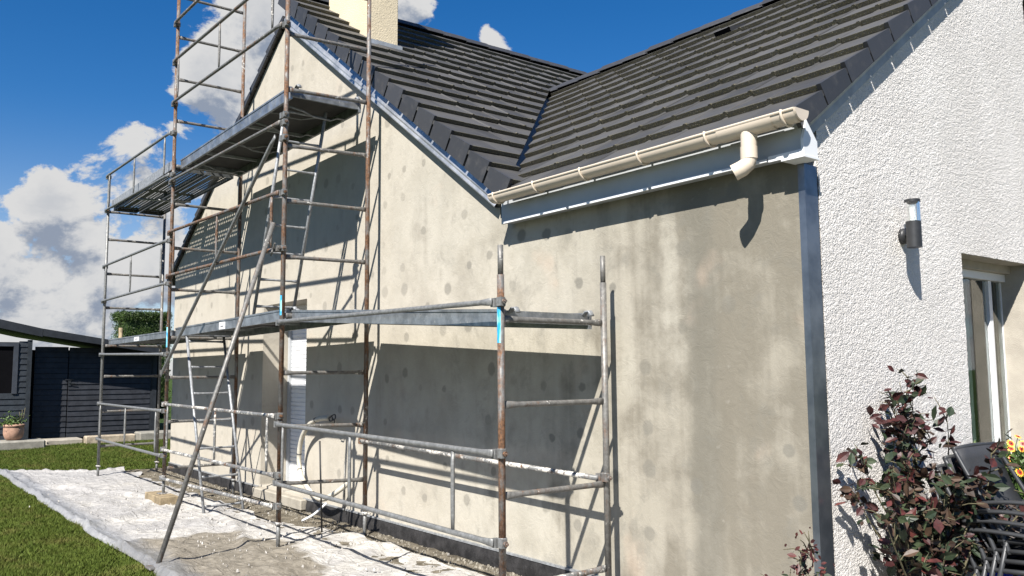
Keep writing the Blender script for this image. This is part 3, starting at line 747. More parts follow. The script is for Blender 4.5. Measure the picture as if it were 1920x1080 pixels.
# ------------------------------------------------------------------ scaffold
YO, YI = -.978, -.18
XS = dict(A=-10.82, B=-7.63, C=-4.375, D=-1.315)
scaf = thing('scaffold', (-6, -.6, 0), 'rusty tube scaffold with two deck levels standing along the grey wall', 'scaffold')
RT = .0205
def std(x, y, z0, z1, material, jack=True, pz=0.0):
    o = tube('standard', (x, y, z0), (x, y, z1), RT, material, scaf, seg=12)
    if jack:
        bj = tube('base_jack', (x, y, pz), (x, y, z0+.02), .0165, 'steel_galvanised', scaf, seg=10)
        # screw thread
        pts = []; n = 60
        for i in range(n): 
            a = i*1.9; pts.append((x+.0168*math.cos(a), y+.0168*math.sin(a), pz+.015+(z0-pz-.03)*i/n))
        mk('thread', *sweep(pts, .0028, 4), 'steel_galvanised', bj, True)
        mk('collar', *sweep([(x, y, z0-.022), (x, y, z0+.004)], .028, 12), 'steel_splattered', bj, True)
        mk('handle', *sweep([(x-.07, y-.015, z0-.008), (x+.07, y+.015, z0-.008)], .007, 6), 'steel_splattered', bj, True)
        bevelled('base_plate', box(x-.06, x+.06, y-.06, y+.06, pz, pz+.008), 'steel_splattered', bj, .002)
    return o
mA, mB, mC, mD = 'steel_galvanised', 'steel_rusty', 'steel_rusty', 'steel_rusty'
for y in (YO, YI):
    std(XS['A'], y, .16, 4.39 if y == YO else 3.93, mA if y == YO else 'steel_worn', True, .0)
    std(XS['B'], y, .27 if y == YO else .2, 6.15, mB, True, .105 if y == YO else 0)
    std(XS['C'], y, .215, 6.15, mC, True, 0)
    std(XS['D'], y, .2, 1.985, mD if y == YO else 'steel_worn', True, 0)
    tube('spigot', (XS['D'], y, 1.98), (XS['D'], y, 2.153), .0165, 'steel_worn', scaf, seg=12)
def rung(x, z, dz=0.0, material='steel_worn', y0=YO, y1=YI):
    return tube('rung', (x, y0+RT*.8, z), (x, y1-RT*.8, z+dz), .0165, material, scaf, True)
for z in (.43, .92, 1.42, 1.86, 2.41, 2.905, 3.41, 3.82): rung(XS['A'], z, 0, 'steel_worn')
for z in (.385, .905, 1.405, 1.86, 2.415, 2.90, 3.415, 3.87, 4.41, 4.915, 5.43, 5.93): rung(XS['B'], z, 0, 'steel_worn')
for z, d in ((.53, -.03), (1.0, -.02), (1.445, 0), (1.93, 0), (2.43, .01), (2.915, .01), (3.40, .03), (3.90, .03), (4.40, .03), (4.90, .03), (5.40, .03)): rung(XS['C'], z, d, 'steel_worn')
for z in (.262, .76, 1.256, 1.735): rung(XS['D'], z, 0, 'steel_splattered' if z < .3 else 'steel_worn')
def coupler(x, y, z, material='steel_galvanised', bolt=1):
    r_ = RT+.0075; ring_ = sweep([(x, y, z-.026), (x, y, z-.020), (x, y, z+.020), (x, y, z+.026)], [r_-.004, r_, r_, r_-.004], 12)
    plate = box(x+.006, x+.044, y-r_-.006, y-.002, z-.024, z+.024); lug = box(x-.044, x-.008, y-r_-.012, y-.008, z-.028, z+.022)
    o = mk('coupler', *join(ring_, plate, lug), material, scaf)
    mk('bolt', *join(sweep([(x+.040, y-.016, z), (x+.072, y-.016, z)], .0075, 6), sweep([(x+.046, y-.016, z), (x+.060, y-.016, z)], .0145, 6)), 'steel_rusty', o)
    return o
def rail(xa, xb, za, zb_, material='steel_galvanised', y=YO-.048, r=.0165, cl=(True, True)):
    o = tube('guard_rail', (xa+.02, y, za), (xb-.02, y, zb_), r, material, scaf, True)
    if cl[0]: coupler(xa, YO, za, material)
    if cl[1]: coupler(xb, YO, zb_, 'steel_galvanised')
    return o
def guard(xa, xb, top, low, material='steel_galvanised', ups=(.07, .5, .93)):
    a = rail(xa, xb, *top, material); rail(xa, xb, *low, material)
    for t in ups:
        x = xa+(xb-xa)*t; z1 = top[0]+(top[1]-top[0])*t; z0 = low[0]+(low[1]-low[0])*t; y = YO-.048
        pts = [(x, y, z0+.012), (x, y, z0+.10), (x, y, (z0+z1)/2), (x, y, z1-.10), (x, y, z1-.012)]
        mk('upright', *sweep(pts, [(.007, .016), (.012, .014), (.0135, .0135), (.012, .014), (.007, .016)], 8), material, scaf, True)
A, B, C_, D = (XS[k] for k in 'ABCD')
guard(A, B, (4.335, 4.262), (3.83, 3.762)); guard(A, B, (3.005, 2.985), (2.50, 2.485)); guard(A, B, (1.037, 1.03), (.54, .53))
rail(A, B, 1.735, 1.672)
guard(B, C_, (5.112, 4.98), (4.612, 4.482), 'steel_worn'); rail(B, C_, 5.585, 5.47, 'steel_worn')
rail(B, C_, 3.675, 3.60, 'steel_worn'); guard(B, C_, (3.073, 2.985), (2.568, 2.50), 'steel_rusty', (.08, .52, .95))
guard(B, C_, (1.108, 1.088), (.601, .602), 'steel_splattered', (.07, .55, .95)); rail(B, C_, .283, .35, 'steel_splattered')
rail(C_, D, 1.872, 1.83); guard(C_, D, (1.022, .993), (.54, .512), 'steel_galvanised', (.055, .44, .865))
for z in (3.667, 3.465): coupler(C_, YO, z)
tube('inner_rail', (C_+.02, YI-.055, .84), (D-.02, YI-.055, .795), .0165, 'steel_splattered', scaf, seg=10)
coupler(C_, YI-.01, .84, 'steel_rusty'); coupler(D, YI-.01, .80, 'steel_rusty')
tube('diagonal_brace', (B+.06, YO-.085, 1.43), (C_-.02, YO-.085, 3.47), .0175, 'steel_galvanised', scaf, True)
coupler(B, YO-.03, 1.47, 'steel_worn')
tube('raker', (-4.235, -1.975, .0), (-4.42, YO-.075, 2.72), .0195, 'steel_worn', scaf, seg=12)
cp = coupler(-4.40, YO-.03, 2.50, 'steel_worn'); mk('swivel', *join(sweep([(-4.43, YO-.11, 2.47), (-4.43, YO-.03, 2.52)], .012, 6), sweep([(-4.45, YO-.08, 2.44), (-4.37, YO-.08, 2.54)], .009, 6), sweep([(-4.46, YO-.06, 2.52), (-4.38, YO-.10, 2.46)], .008, 6)), 'steel_worn', cp)
bevelled('foot_plate', box(-4.30, -4.17, -2.04, -1.92, .018, .032), 'steel_worn', scaf, .003)

# decks
def deck_frame(name, xa, xb, za, zb_, h, ya=-.92, yb=-.225, under='plywood_dark', side='deck_side'):
    def sk(vf):   # shear to follow the small fall between supports
        v, f = vf; return [(p_[0], p_[1], p_[2]+za+(zb_-za)*(p_[0]-xa)/(xb-xa)) for p_ in v], f
    d = mk(name, *sk(join(box(xa+.02, xb-.02, ya+.025, yb-.025, -.022, -.006))), under, scaf)
    for (y0, y1) in ((ya, ya+.024), (yb-.024, yb)):
        mk('side_beam', *sk(join(box(xa, xb, y0, y1, -h, 0), box(xa+.001, xb-.001, y0-.006 if y0 == ya else y0+.001, y1-.001 if y0 == ya else y1+.006, -.012, .004))), side, d)
    for x in (xa+.005, xb-.030): mk('end_beam', *sk(box(x, x+.025, ya+.024, yb-.024, -h*.75, -.002)), side, d)
    n = 5
    for i in range(1, n):
        x = xa+(xb-xa)*i/n
        if i % 2: mk('cross_member', *sk(box(x-.015, x+.015, ya+.024, yb-.024, -.05, -.0225)), 'zinc_dull', d)
        else:
            pts = [(x-.1, ya+.03, -.03), (x-.05, ya+.16, -.035), (x-.04, ya+.3, -.06), (x-.03, yb-.3, -.06), (x+.02, yb-.18, -.035), (x+.06, yb-.03, -.035)]
            mk('brace_rod', *sk(sweep(pts, .0075, 6)), 'aluminium', d, True)
    for x in (xa, xb):
        for y in (ya+.06, yb-.06):
            sgn = -1 if x == xa else 1
            pts = [(x-sgn*.03, y, -.03), (x+sgn*.02, y, .012), (x+sgn*.05, y, .014), (x+sgn*.068, y, -.012)]
            mk('hook', *sk(sweep(pts, [(.02, .008)]*4, 8)), 'aluminium', d, True)
    return d
dk1 = deck_frame('deck', A+.08, B-.06, 1.945, 1.945, .075, side='deck_side'); dk2 = deck_frame('deck', B+.07, C_-.06, 1.965, 1.99, .095)
dk3 = deck_frame('deck', C_+.07, D-.06, 1.968, 1.792, .095); dk4 = deck_frame('trapdoor_deck', B+.07, C_-.06, 3.93, 3.95, .105)
for d in (dk1, dk2, dk3): d['label'] = 'lower level steel deck'
dk4['label'] = 'upper platform with dark plywood and ladder hatch'
# cranked bars that carry the hatch
for x in (-4.62, -5.3, -6.1, -7.2):
    pts = [(x, -.89, 3.84), (x-.02, -.70, 3.82), (x-.03, -.60, 3.79), (x-.05, -.42, 3.79), (x-.07, -.34, 3.83), (x-.09, -.25, 3.835)]
    mk('hatch_bar', *sweep(pts, .009, 6), 'aluminium', dk4, True)
# perforated steel planks on the upper level of the left bay
def plank(ya, yb, z, xa, xb):
    V, F = [], []; px = .068; nxh = int((xb-xa)/px); nyh = 7; py = (yb-ya)/nyh; hw, hh = .012, .010
    def q(x0, x1, y0, y1):
        n = len(V); V.extend([(x0, y0, z), (x1, y0, z), (x1, y1, z), (x0, y1, z)]); F.append((n, n+1, n+2, n+3))
    for i in range(nxh):
        x0 = xa+i*px; x1 = x0+px; solid = i < 2 or i > nxh-3 or (nxh//2-1 <= i <= nxh//2)
        for j in range(nyh):
            y0 = ya+j*py; y1 = y0+py
            if solid or j == 3: q(x0, x1, y0, y1); continue
            cx, cy = (x0+x1)/2, (y0+y1)/2
            q(x0, cx-hw, y0, y1); q(cx+hw, x1, y0, y1); q(cx-hw, cx+hw, y0, cy-hh); q(cx-hw, cx+hw, cy+hh, y1)
    xe = xa+nxh*px
    me = join((V, F), box(xa, xe, ya, ya+.004, z-.055, z-.001), box(xa, xe, yb-.004, yb, z-.055, z-.001), box(xa, xa+.004, ya+.004, yb-.004, z-.055, z-.001), box(xe-.004, xe, ya+.004, yb-.004, z-.055, z-.001))
    o = mk('steel_plank', *me, 'steel_dark', scaf)
    for x in (xa, xe):
        for y in (ya+.05, yb-.05):
            sg = -1 if x == xa else 1
            mk('hook', *sweep([(x-sg*.02, y, z-.03), (x+sg*.02, y, z-.006), (x+sg*.05, y, z-.02)], .008, 6), 'aluminium', o, True)
    return o
for (ya, yb) in ((-.92, -.60), (-.565, -.245)): plank(ya, yb, 3.885, A+.06, B-.05)['label'] = 'perforated steel plank'
mk('toe_board', *box(A+.10, B-.02, -.958, -.945, 3.86, 3.965), 'aluminium', scaf)
mk('plank_strut', *sweep([(-9.5, -.90, 3.80), (-9.3, -.26, 3.80)], .014, 8), 'aluminium', scaf, True)
# stickers
def sticker(x0, x1, z0, z1, y, parent):
    s_ = mk('sticker', *box(x0, x1, y-.0015, y, z0, z1), 'sticker_white', parent); w = x1-x0; h = z1-z0; y2 = y-.0016
    parts = [box(x0+w*.10, x0+w*.17, y2-.001, y2, z0+h*k, z0+h*(k+.12)) for k in (.22, .42, .62)]
    parts += [box(x0+w*a, x0+w*(a+.05), y2-.001, y2, z0+h*.32, z0+h*q) for a, q in ((.27, .58), (.36, .50), (.45, .60), (.54, .5), (.62, .62))]
    parts += [box(x0+w*.26, x0+w*.68, y2-.0012, y2, z0+h*.28, z0+h*.34), box(x0+w*.80, x0+w*.86, y2-.001, y2, z0+h*.25, z0+h*.68)]
    mk('print', *join(*parts), 'sticker_ink', s_); return s_
sticker(-9.35, -9.12, 1.878, 1.938, -.9205, dk1); sticker(-6.1, -5.93, 1.888, 1.958, -.9205, dk2)
def wrap(x, y, z0, z1):
    V = []; 
    for z in (z0, z1):
        for k in range(9):
            a = R(-150+k*14); V.append((x+(RT+.0012)*math.cos(a), y+(RT+.0012)*math.sin(a), z))
    mk('sticker', V, [(k, k+1, 10+k, 9+k) for k in range(8)], 'sticker_cyan', scaf, True)
wrap(D, YO, 1.60, 1.80); wrap(C_, YO, 1.93, 2.10); wrap(B, YO, 1.75, 1.98)

# ladders (things of their own)
def ladder(label, foot, top, ya, yb, n, material='aluminium', t0=.04, t1=.97):
    e = thing('ladder', foot, label, 'ladder', 'ladders between the scaffold decks')
    for y in (ya, yb): tube('stile', (foot[0], y, foot[2]), (top[0], y, top[2]), .0155, material, e, seg=10)
    for i in range(n):
        p_ = lerp(foot, top, t0+(t1-t0)*i/(n-1)); tube('rung', (p_.x, ya+.008, p_.z), (p_.x, yb-.008, p_.z), .0105, material, e, True, 8)
    return e
ladder('grey ladder rising from the lower deck to the upper hatch, behind the rusty post', (-5.33, -.62, 2.0), (-4.66, -.62, 3.86), -.86, -.47, 8)
ladder('pale ladder standing on the plastic sheet below the lower deck', (-6.47, -.7, .01), (-7.20, -.7, 1.86), -.90, -.49, 7)

bl = bevelled('timber_block', box(-7.92, -7.32, -1.10, -.90, .012, .104), 'timber', None, .006); tag(bl, 'short timber block under the foot of the rusty scaffold post', 'timber block')
bl.rotation_euler.z = 0

# ------------------------------------------------------------------ conduit, rods and offcuts by the door
cd = thing('conduit', (-5.6, -.1, .0), 'pale corrugated conduit looping out of the wall with bare cable ends', 'conduit')
ctrl = [(-5.22, -.13, 1.005), (-5.42, -.13, .99), (-5.66, -.12, .93), (-5.87, -.11, .79), (-5.965, -.10, .61), (-5.94, -.10, .45), (-5.78, -.12, .33), (-5.50, -.14, .235), (-5.28, -.16, .225), (-5.08, -.14, .29), (-4.93, -.06, .40)]
def spline(c, n):
    P = [Vector(q) for q in c]; out = []
    for i in range(len(P)-1):
        p0, p1, p2, p3 = P[max(i-1, 0)], P[i], P[i+1], P[min(i+2, len(P)-1)]
        for k in range(n):
            t = k/n; out.append(.5*((2*p1)+(-p0+p2)*t+(2*p0-5*p1+4*p2-p3)*t*t+(-p0+3*p1-3*p2+p3)*t**3))
    out.append(P[-1]); return out
pts = spline(ctrl, 22)
mk('hose', *sweep(pts, [.0235+(.0022 if i % 2 else -.0014) for i in range(len(pts))], 10), 'conduit', cd, True)
for q in (30, 88, 110, 150): 
    if q+1 < len(pts): mk('tape', *sweep([pts[q], pts[q+1]], .0275, 10), 'cable_black', cd, True)
for dz, dx in ((.02, .17), (-.03, .15), (.0, .11)):
    a = Vector(ctrl[0]); loop = spline([a, a+Vector((dx*.5, -.02, dz)), a+Vector((dx, -.02, dz+.02)), a+Vector((dx*1.05, -.02, dz-.02)), a+Vector((dx*.6, -.015, dz-.025))], 6)
    mk('cable', *sweep(loop, .006, 6), 'cable_black', cd, True)
r1 = tube('steel_rod', (-4.77, -.40, 0), (-4.735, -.45, .83), .008, 'cable_black', None); tag(r1, 'thin black rod standing upright in the ground beside the conduit', 'rod')
r2 = tube('short_rod', (-5.02, -.05, .13), (-5.03, -.05, .60), .006, 'steel_worn', None); tag(r2, 'short thin rod standing against the wall below the lowest rung', 'rod')
r3 = mk('pipe_offcut', *sweep(spline([(-5.35, -.33, .03), (-5.22, -.27, .10), (-5.10, -.2, .21)], 5), .012, 8), 'pvc_white', None, True); tag(r3, 'white plastic pipe offcut leaning on the black membrane', 'pipe')

# ------------------------------------------------------------------ wall lamp
lamp = thing('wall_lamp', (0.01, .94, 2.2), 'black cylindrical outdoor lamp with clear top on the white wall', 'lamp')
lx, ly = .105, .905
mk('wall_plate', *sweep([(.01, .955, 2.205), (.038, .955, 2.205)], .046, 20), 'lamp_black', lamp, True)
mk('arm', *sweep([(.03, .95, 2.205), (.08, .92, 2.205)], .011, 10), 'lamp_black', lamp, True)
o = mk('body', *sweep([(lx, ly, 2.125), (lx, ly, 2.275)], .041, 28), 'lamp_black', lamp); shade_auto(o)
o = mk('cap', *sweep([(lx, ly, 2.385), (lx, ly, 2.402)], .042, 28), 'lamp_black', lamp); shade_auto(o)
o = mk('glass', *sweep([(lx, ly, 2.275), (lx, ly, 2.385)], .0395, 28, False), 'glass_lamp', lamp, True)
o = mk('diffuser', *sweep([(lx, ly, 2.276), (lx, ly, 2.372)], .023, 20), 'lamp_diffuser', lamp); shade_auto(o)

# ------------------------------------------------------------------ shed
shed = thing('shed', (-18.5, 0, 0), 'dark blue wooden shed with boarded doors beyond the lawn', 'shed')
XF, XD = -18.25, -18.62
mk('wall_core', *join(box(-21.5, XF-.03, -6, -.80, .05, 2.15), box(-21.5, XD-.03, -.80, 2.0, .05, 2.0)), 'dark_void', shed)
def board(xf, y0, y1, z0, z1, material):
    v = [(xf-.012, y0, z0), (xf+.016, y0, z0), (xf, y0, z1), (xf-.012, y0, z1), (xf-.012, y1, z0), (xf+.016, y1, z0), (xf, y1, z1), (xf-.012, y1, z1)]
    f = [(0, 1, 2, 3), (4, 7, 6, 5), (1, 5, 6, 2), (0, 4, 5, 1), (2, 6, 7, 3), (0, 3, 7, 4)]
    return mk('board', v, f, material, shed)
for i in range(17):
    z0 = .07+i*.118
    board(XD+random.uniform(-.002, .003), -.66, .0, z0, z0+.112, 'shed_blue'); board(XD+random.uniform(-.002, .003), .02, 1.76, z0-.01, z0+.102, 'shed_blue')
for i in range(17):
    z0 = .10+i*.122
    if z0 < 1.0: board(XF, -3.6, -.86, z0, z0+.118, 'shed_blue_pale')
    else: board(XF, -1.02, -.86, z0, z0+.118, 'shed_blue_pale'); board(XF, -3.6, -2.3, z0, z0+.118, 'shed_blue_pale')
mk('corner_post', *box(XF-.06, XF+.03, -.858, -.775, .05, 2.2), 'shed_blue_pale', shed)
mk('corner_post', *box(XD-.06, XD+.03, 1.80, 1.90, .05, 2.0), 'shed_trim', shed)
mk('door_post', *box(XD-.04, XD+.010, 1.762, 1.798, .05, 2.0), 'shed_trim', shed)
w = mk('window', *join(box(XF-.02, XF+.035, -2.30, -1.03, 2.06, 2.14), box(XF-.02, XF+.035, -1.12, -1.03, 1.06, 2.06), box(XF-.02, XF+.035, -2.30, -2.21, 1.06, 2.06)), 'shed_frame', shed)
mk('pane', *box(XF-.015, XF-.008, -2.21, -1.12, 1.06, 2.06), 'dark_void', shed)
hd = mk('door_handle', *join(sweep([(XD+.02, .04, 1.27), (XD+.05, .04, 1.27), (XD+.05, .16, 1.25)], .009, 6), box(XD+.014, XD+.024, .015, .07, 1.20, 1.34), box(XD+.014, XD+.03, -.05, .13, 1.33, 1.35)), 'shed_trim', shed)
def roofslab(y0, z0, y1, z1, th, over):
    v = [(-21.8, y0, z0), (XF+over, y0, z0), (XF+over, y1, z1), (-21.8, y1, z1)]
    v += [(p_[0], p_[1], p_[2]-th) for p_ in v]
    return v, [(0, 1, 2, 3), (7, 6, 5, 4), (1, 5, 6, 2), (0, 4, 5, 1), (2, 6, 7, 3), (0, 3, 7, 4)]
mk('roof', *roofslab(-4.2, 3.24, -.60, 2.44, .05, .10), 'shed_trim', shed); mk('roof', *roofslab(-.598, 2.44, 2.05, 2.01, .05, .10), 'shed_trim', shed)
mk('fascia', *[[(XF+.102+dx, y, z) for dx in (0, .02) for (y, z) in ((-4.2, 3.245), (-.605, 2.445), (-.605, 2.27), (-4.2, 3.04))], [(0, 3, 2, 1), (4, 5, 6, 7), (0, 1, 5, 4), (1, 2, 6, 5), (2, 3, 7, 6), (3, 0, 4, 7)]], 'shed_trim', shed)
mk('fascia', *[[(XF+.102+dx, y, z) for dx in (0, .02) for (y, z) in ((-.595, 2.445), (2.05, 2.015), (2.05, 1.89), (-.595, 2.29))], [(0, 3, 2, 1), (4, 5, 6, 7), (0, 1, 5, 4), (1, 2, 6, 5), (2, 3, 7, 6), (3, 0, 4, 7)]], 'shed_trim', shed)
k1 = bevelled('concrete_kerb', box(-17.35, -16.8, -4.5, -.67, -.05, .165), 'concrete', None, .03); tag(k1, 'long pale concrete block with a terracotta pot on it', 'kerb block')
k2 = bevelled('kerb_stone', box(-18.1, -17.5, -.55, .15, -.05, .10), 'sill_stone', None, .02); tag(k2, 'low flat stone at the foot of the shed doors', 'kerb block')
k3 = bevelled('timber_beam', box(-17.55, -17.3, .16, 1.15, -.03, .155), 'timber_pale', None, .02); tag(k3, 'weathered pale timber beam lying on the grass before the shed', 'beam')
k4 = bevelled('stone_slab', box(-18.0, -17.5, 1.28, 2.2, -.05, .17), 'concrete', None, .03); tag(k4, 'grey stone slab at the right end of the shed', 'slab')
pot = thing('flower_pot', (-17.1, -1.2, .165), 'weathered terracotta pot with a small plant on the concrete block', 'pot')
prof = [(.11, .165), (.16, .21), (.185, .30), (.185, .40), (.18, .43), (.195, .435), (.195, .475), (.175, .475), (.165, .43), (.0, .43)]
V, F = [], []; sg = 24
for (r, z) in prof:
    for k in range(sg): V.append((-17.1+r*math.cos(2*math.pi*k/sg), -1.2+r*math.sin(2*math.pi*k/sg), z))
F = [(i*sg+k, i*sg+(k+1) % sg, (i+1)*sg+(k+1) % sg, (i+1)*sg+k) for i in range(len(prof)-1) for k in range(sg)]
mk('pot', V, F, 'terracotta', pot, True)
def leafcloud(n, center, fr, size, asp=.5, updir=.3):
    V, F = [], []
    for _ in range(n):
        p_ = fr(); a = Vector((random.gauss(0, 1), random.gauss(0, 1), random.gauss(updir, .7))).normalized()
        b_ = a.cross(Vector((random.gauss(0, 1), random.gauss(0, 1), random.gauss(0, 1)))).normalized(); l = size*random.uniform(.6, 1.3); k = len(V)
        nrm = a.cross(b_)*l*.12
        V += [p_, p_+a*l*.5+b_*l*asp*.5-nrm, p_+a*l, p_+a*l*.5-b_*l*asp*.5-nrm]; F += [(k, k+1, k+2), (k, k+2, k+3)]
    return V, F
mk('plant', *leafcloud(260, None, lambda: Vector((-17.1+random.gauss(0, .09), -1.25+random.gauss(0, .10), .46+abs(random.gauss(0, .10)))), .06), 'leaf_plant', pot)['kind'] = 'stuff'
mk('dry_stem', *join(*[sweep([(-17.1, -1.15, .44), (-17.08, -1.1+.03*i, .60), (-17.08, -1.12+.05*i, .72+.04*i)], .006, 5) for i in range(3)]), 'bark', pot, True)
# clipped conifer behind the shed and fence post
hg = thing('conifer', (-23, 2.65, 0), 'clipped bright green conifer rising behind the shed roof', 'tree')
mk('trunk', *sweep([(-23, 2.65, 0), (-23, 2.65, 1.2), (-23, 2.65, 2.6)], [.10, .08, .03], 8), 'bark', hg, True)
def hf():
    while True:
        x, y = random.uniform(-1, 1), random.uniform(-1, 1)
        if abs(x)**3+abs(y)**3 < 1:
            r = random.uniform(.82, 1.0) if random.random() < .8 else random.random()
            z = random.uniform(.2, 3.12); bul = 1-.10*max(0, (z-2.8)/.4)
            if random.random() < .25: z = 3.05+random.uniform(-.1, .12)+.05*nz(x*3, y*3)
            m_ = max(abs(x), abs(y)); s_ = r/max(m_, .3) if random.random() < .75 else 1
            wob = 1+.08*nz(x*2, y*2, z*1.7)
            return Vector((-23+x*s_*.64*bul*wob, 2.65+y*s_*.66*bul*wob, z))
mk('inner_growth', *box(-23.5, -22.5, 2.14, 3.16, .2, 2.95), 'leaf_hedge', hg)
V, F = leafcloud(34000, None, hf, .07, .28, .8)
mk('crown', V, F, 'leaf_hedge', hg)
fp = tube('fence_post', (-22.4, 1.95, 0), (-22.4, 1.95, 2.72), .05, 'timber', None); tag(fp, 'grey wooden post rising behind the shed roof beside the conifer', 'post')

# ------------------------------------------------------------------ roses
LEAF = {}
def leafobj(kind):
    V = [(0, 0, 0), (.30, .20, .03), (.62, .25, .045), (1, 0, -.02), (.62, -.25, .045), (.30, -.20, .03), (.35, 0, -.03), (.7, 0, -.025)]
    F = [(0, 6, 1), (1, 6, 7, 2), (2, 7, 3), (0, 5, 6), (5, 4, 7, 6), (4, 3, 7)]
    me = bpy.data.meshes.new('leaf'); me.from_pydata(V, [], [tuple(reversed(f)) if i >= 3 and False else f for i, f in enumerate(F)]); me.update(); me.materials.append(MT[kind]); return me
for k_ in ('leaf_red', 'leaf_green', 'leaf_brown'): LEAF[k_] = leafobj(k_)
def rose(name, base, label, canes, n_obj, n_bulk, size, redtop):
    e = thing(name, base, label, 'rose bush'); allp = []
    stems = []
    for c_ in canes:
        pts = spline(c_, 8); stems.append(sweep(pts, [max(.0018, .0085*(1-i/len(pts))) for i in range(len(pts))], 6)); allp.append(pts)
        for _ in range(len(c_)*2):     # twigs
            i = random.randint(len(pts)//4, len(pts)-2); p_ = pts[i]; d = Vector((random.gauss(0, 1), random.gauss(0, 1), abs(random.gauss(.5, .6)))).normalized()*random.uniform(.06, .16)
            tw = [p_, p_+d*.5+Vector((0, 0, .01)), p_+d]; stems.append(sweep(tw, [.0035, .0028, .0015], 5)); allp.append(spline(tw, 4))
    mk('stems', *join(*stems), 'bark', e, True)
    spots = []
    for _ in range(n_obj+n_bulk):
        pts = random.choices(allp, weights=[len(q) for q in allp])[0]; lo = 0 if len(pts) < 12 else len(pts)//6
        p_ = pts[random.randint(lo, len(pts)-1)]+Vector((random.gauss(0, .018), random.gauss(0, .018), random.gauss(0, .018)))
        if p_.x < .03 and p_.y > 0: p_.x = .03+random.random()*.05
        a = Vector((random.gauss(.2, .8), random.gauss(-.3, .8), random.gauss(-.15, .6))).normalized(); n_ = Vector((random.gauss(.3, .6), random.gauss(-.4, .6), random.gauss(.7, .5)))
        b_ = n_.cross(a).normalized(); n_ = a.cross(b_)
        hi = (p_.z-base[2])/redtop; r_ = random.random()
        kind = 'leaf_red' if r_ < .22+.45*max(0, hi-.55)*2 else ('leaf_brown' if r_ < .62 else 'leaf_green')
        spots.append((p_, a, b_, n_, size*random.uniform(.4, 1.3), kind))
    cp = Vector((2.458, -3.84, 1.44)); spots.sort(key=lambda q: (q[0]-cp).length)
    for (p_, a, b_, n_, s_, kind) in spots[:n_obj]:
        o = bpy.data.objects.new('leaf', LEAF[kind]); COL.objects.link(o); o.parent = e
        Mx = Matrix((a*s_, b_*s_, n_*s_)).transposed().to_4x4(); Mx.translation = p_-Vector(base); o.matrix_basis = Mx
    V, F, fm = [], [], []; ks = ['leaf_red', 'leaf_green', 'leaf_brown']
    for (p_, a, b_, n_, s_, kind) in spots[n_obj:]:
        me = LEAF[kind]; k = len(V)
        V += [tuple(p_+a*v.co.x*s_+b_*v.co.y*s_+n_*v.co.z*s_) for v in me.vertices]
        for pl in me.polygons: F.append(tuple(i+k for i in pl.vertices)); fm.append(ks.index(kind))
    if V: tag(mk('foliage', V, F, None, e, mats=ks, fmat=fm), kind='stuff')
    return e
random.seed(21)
bx, by = .24, .56
canes = []
for i in range(22):
    a = random.uniform(0, 6.283); sp = random.uniform(.12, .50); h = random.uniform(.50, .98)
    ex, ey = bx+abs(math.cos(a)*sp*.55), by+math.sin(a)*sp*1.2
    canes.append([(bx+random.uniform(-.04, .04), by+random.uniform(-.08, .08), 0), (bx*.6+ex*.4, by*.6+ey*.4, h*.45), (bx*.2+ex*.8, by*.2+ey*.8, h*.8), (ex, ey, h)])
for i in range(6):
    yy = random.uniform(.44, .66); canes.append([(bx, by, 0), (.2, yy, .5), (.15, yy+random.gauss(0, .04), .95), (.14, yy*.6+.22+random.gauss(0, .05), 1.10+.28*random.random())])
canes += [[(bx, by, 0), (.2, .6, .5), (.17, .56, .95), (.16, .60, 1.22), (.17, .63, 1.40)], [(bx, by, 0), (.22, .62, .6), (.17, .66, 1.0), (.15, .70, 1.30)], [(bx, by, 0), (.2, .45, .5), (.13, .28, .85), (.12, .22, 1.00)], [(bx, by, 0), (.2, .4, .4), (.13, .22, .7), (.11, .14, .86)],
          [(bx, by, 0), (.25, .75, .6), (.25, .86, 1.0), (.24, .88, 1.20)], [(bx, by, 0), (.4, .75, .55), (.45, .85, .85), (.46, .88, 1.0)], [(bx, by, 0), (.3, .55, .5), (.2, .50, .9), (.16, .52, 1.12)], [(bx, by, 0), (.45, .8, .5), (.6, .95, .75), (.66, 1.0, .82)]]
rose('rose_bush', (bx, by, 0), 'large rose bush with dark red and green leaves before the white wall', canes, 280, 1700, .072, 1.4)
random.seed(5)
sb_ = (.12, -.27, 0)
canes = [[(sb_[0]+random.uniform(-.02, .02), sb_[1], 0), (sb_[0]+random.gauss(0, .05), sb_[1]+random.gauss(0, .05), .30), (sb_[0]+random.gauss(0, .055), sb_[1]+random.gauss(0, .05), .40+random.random()*.10)] for _ in range(9)]
canes.append([(sb_[0], sb_[1], 0), (.06, -.27, .42), (.08, -.27, .58), (.13, -.27, .595), (.15, -.27, .55)])
rose('small_rose', sb_, 'small reddish rose shoot at the foot of the wall corner', canes, 120, 220, .040, .45)

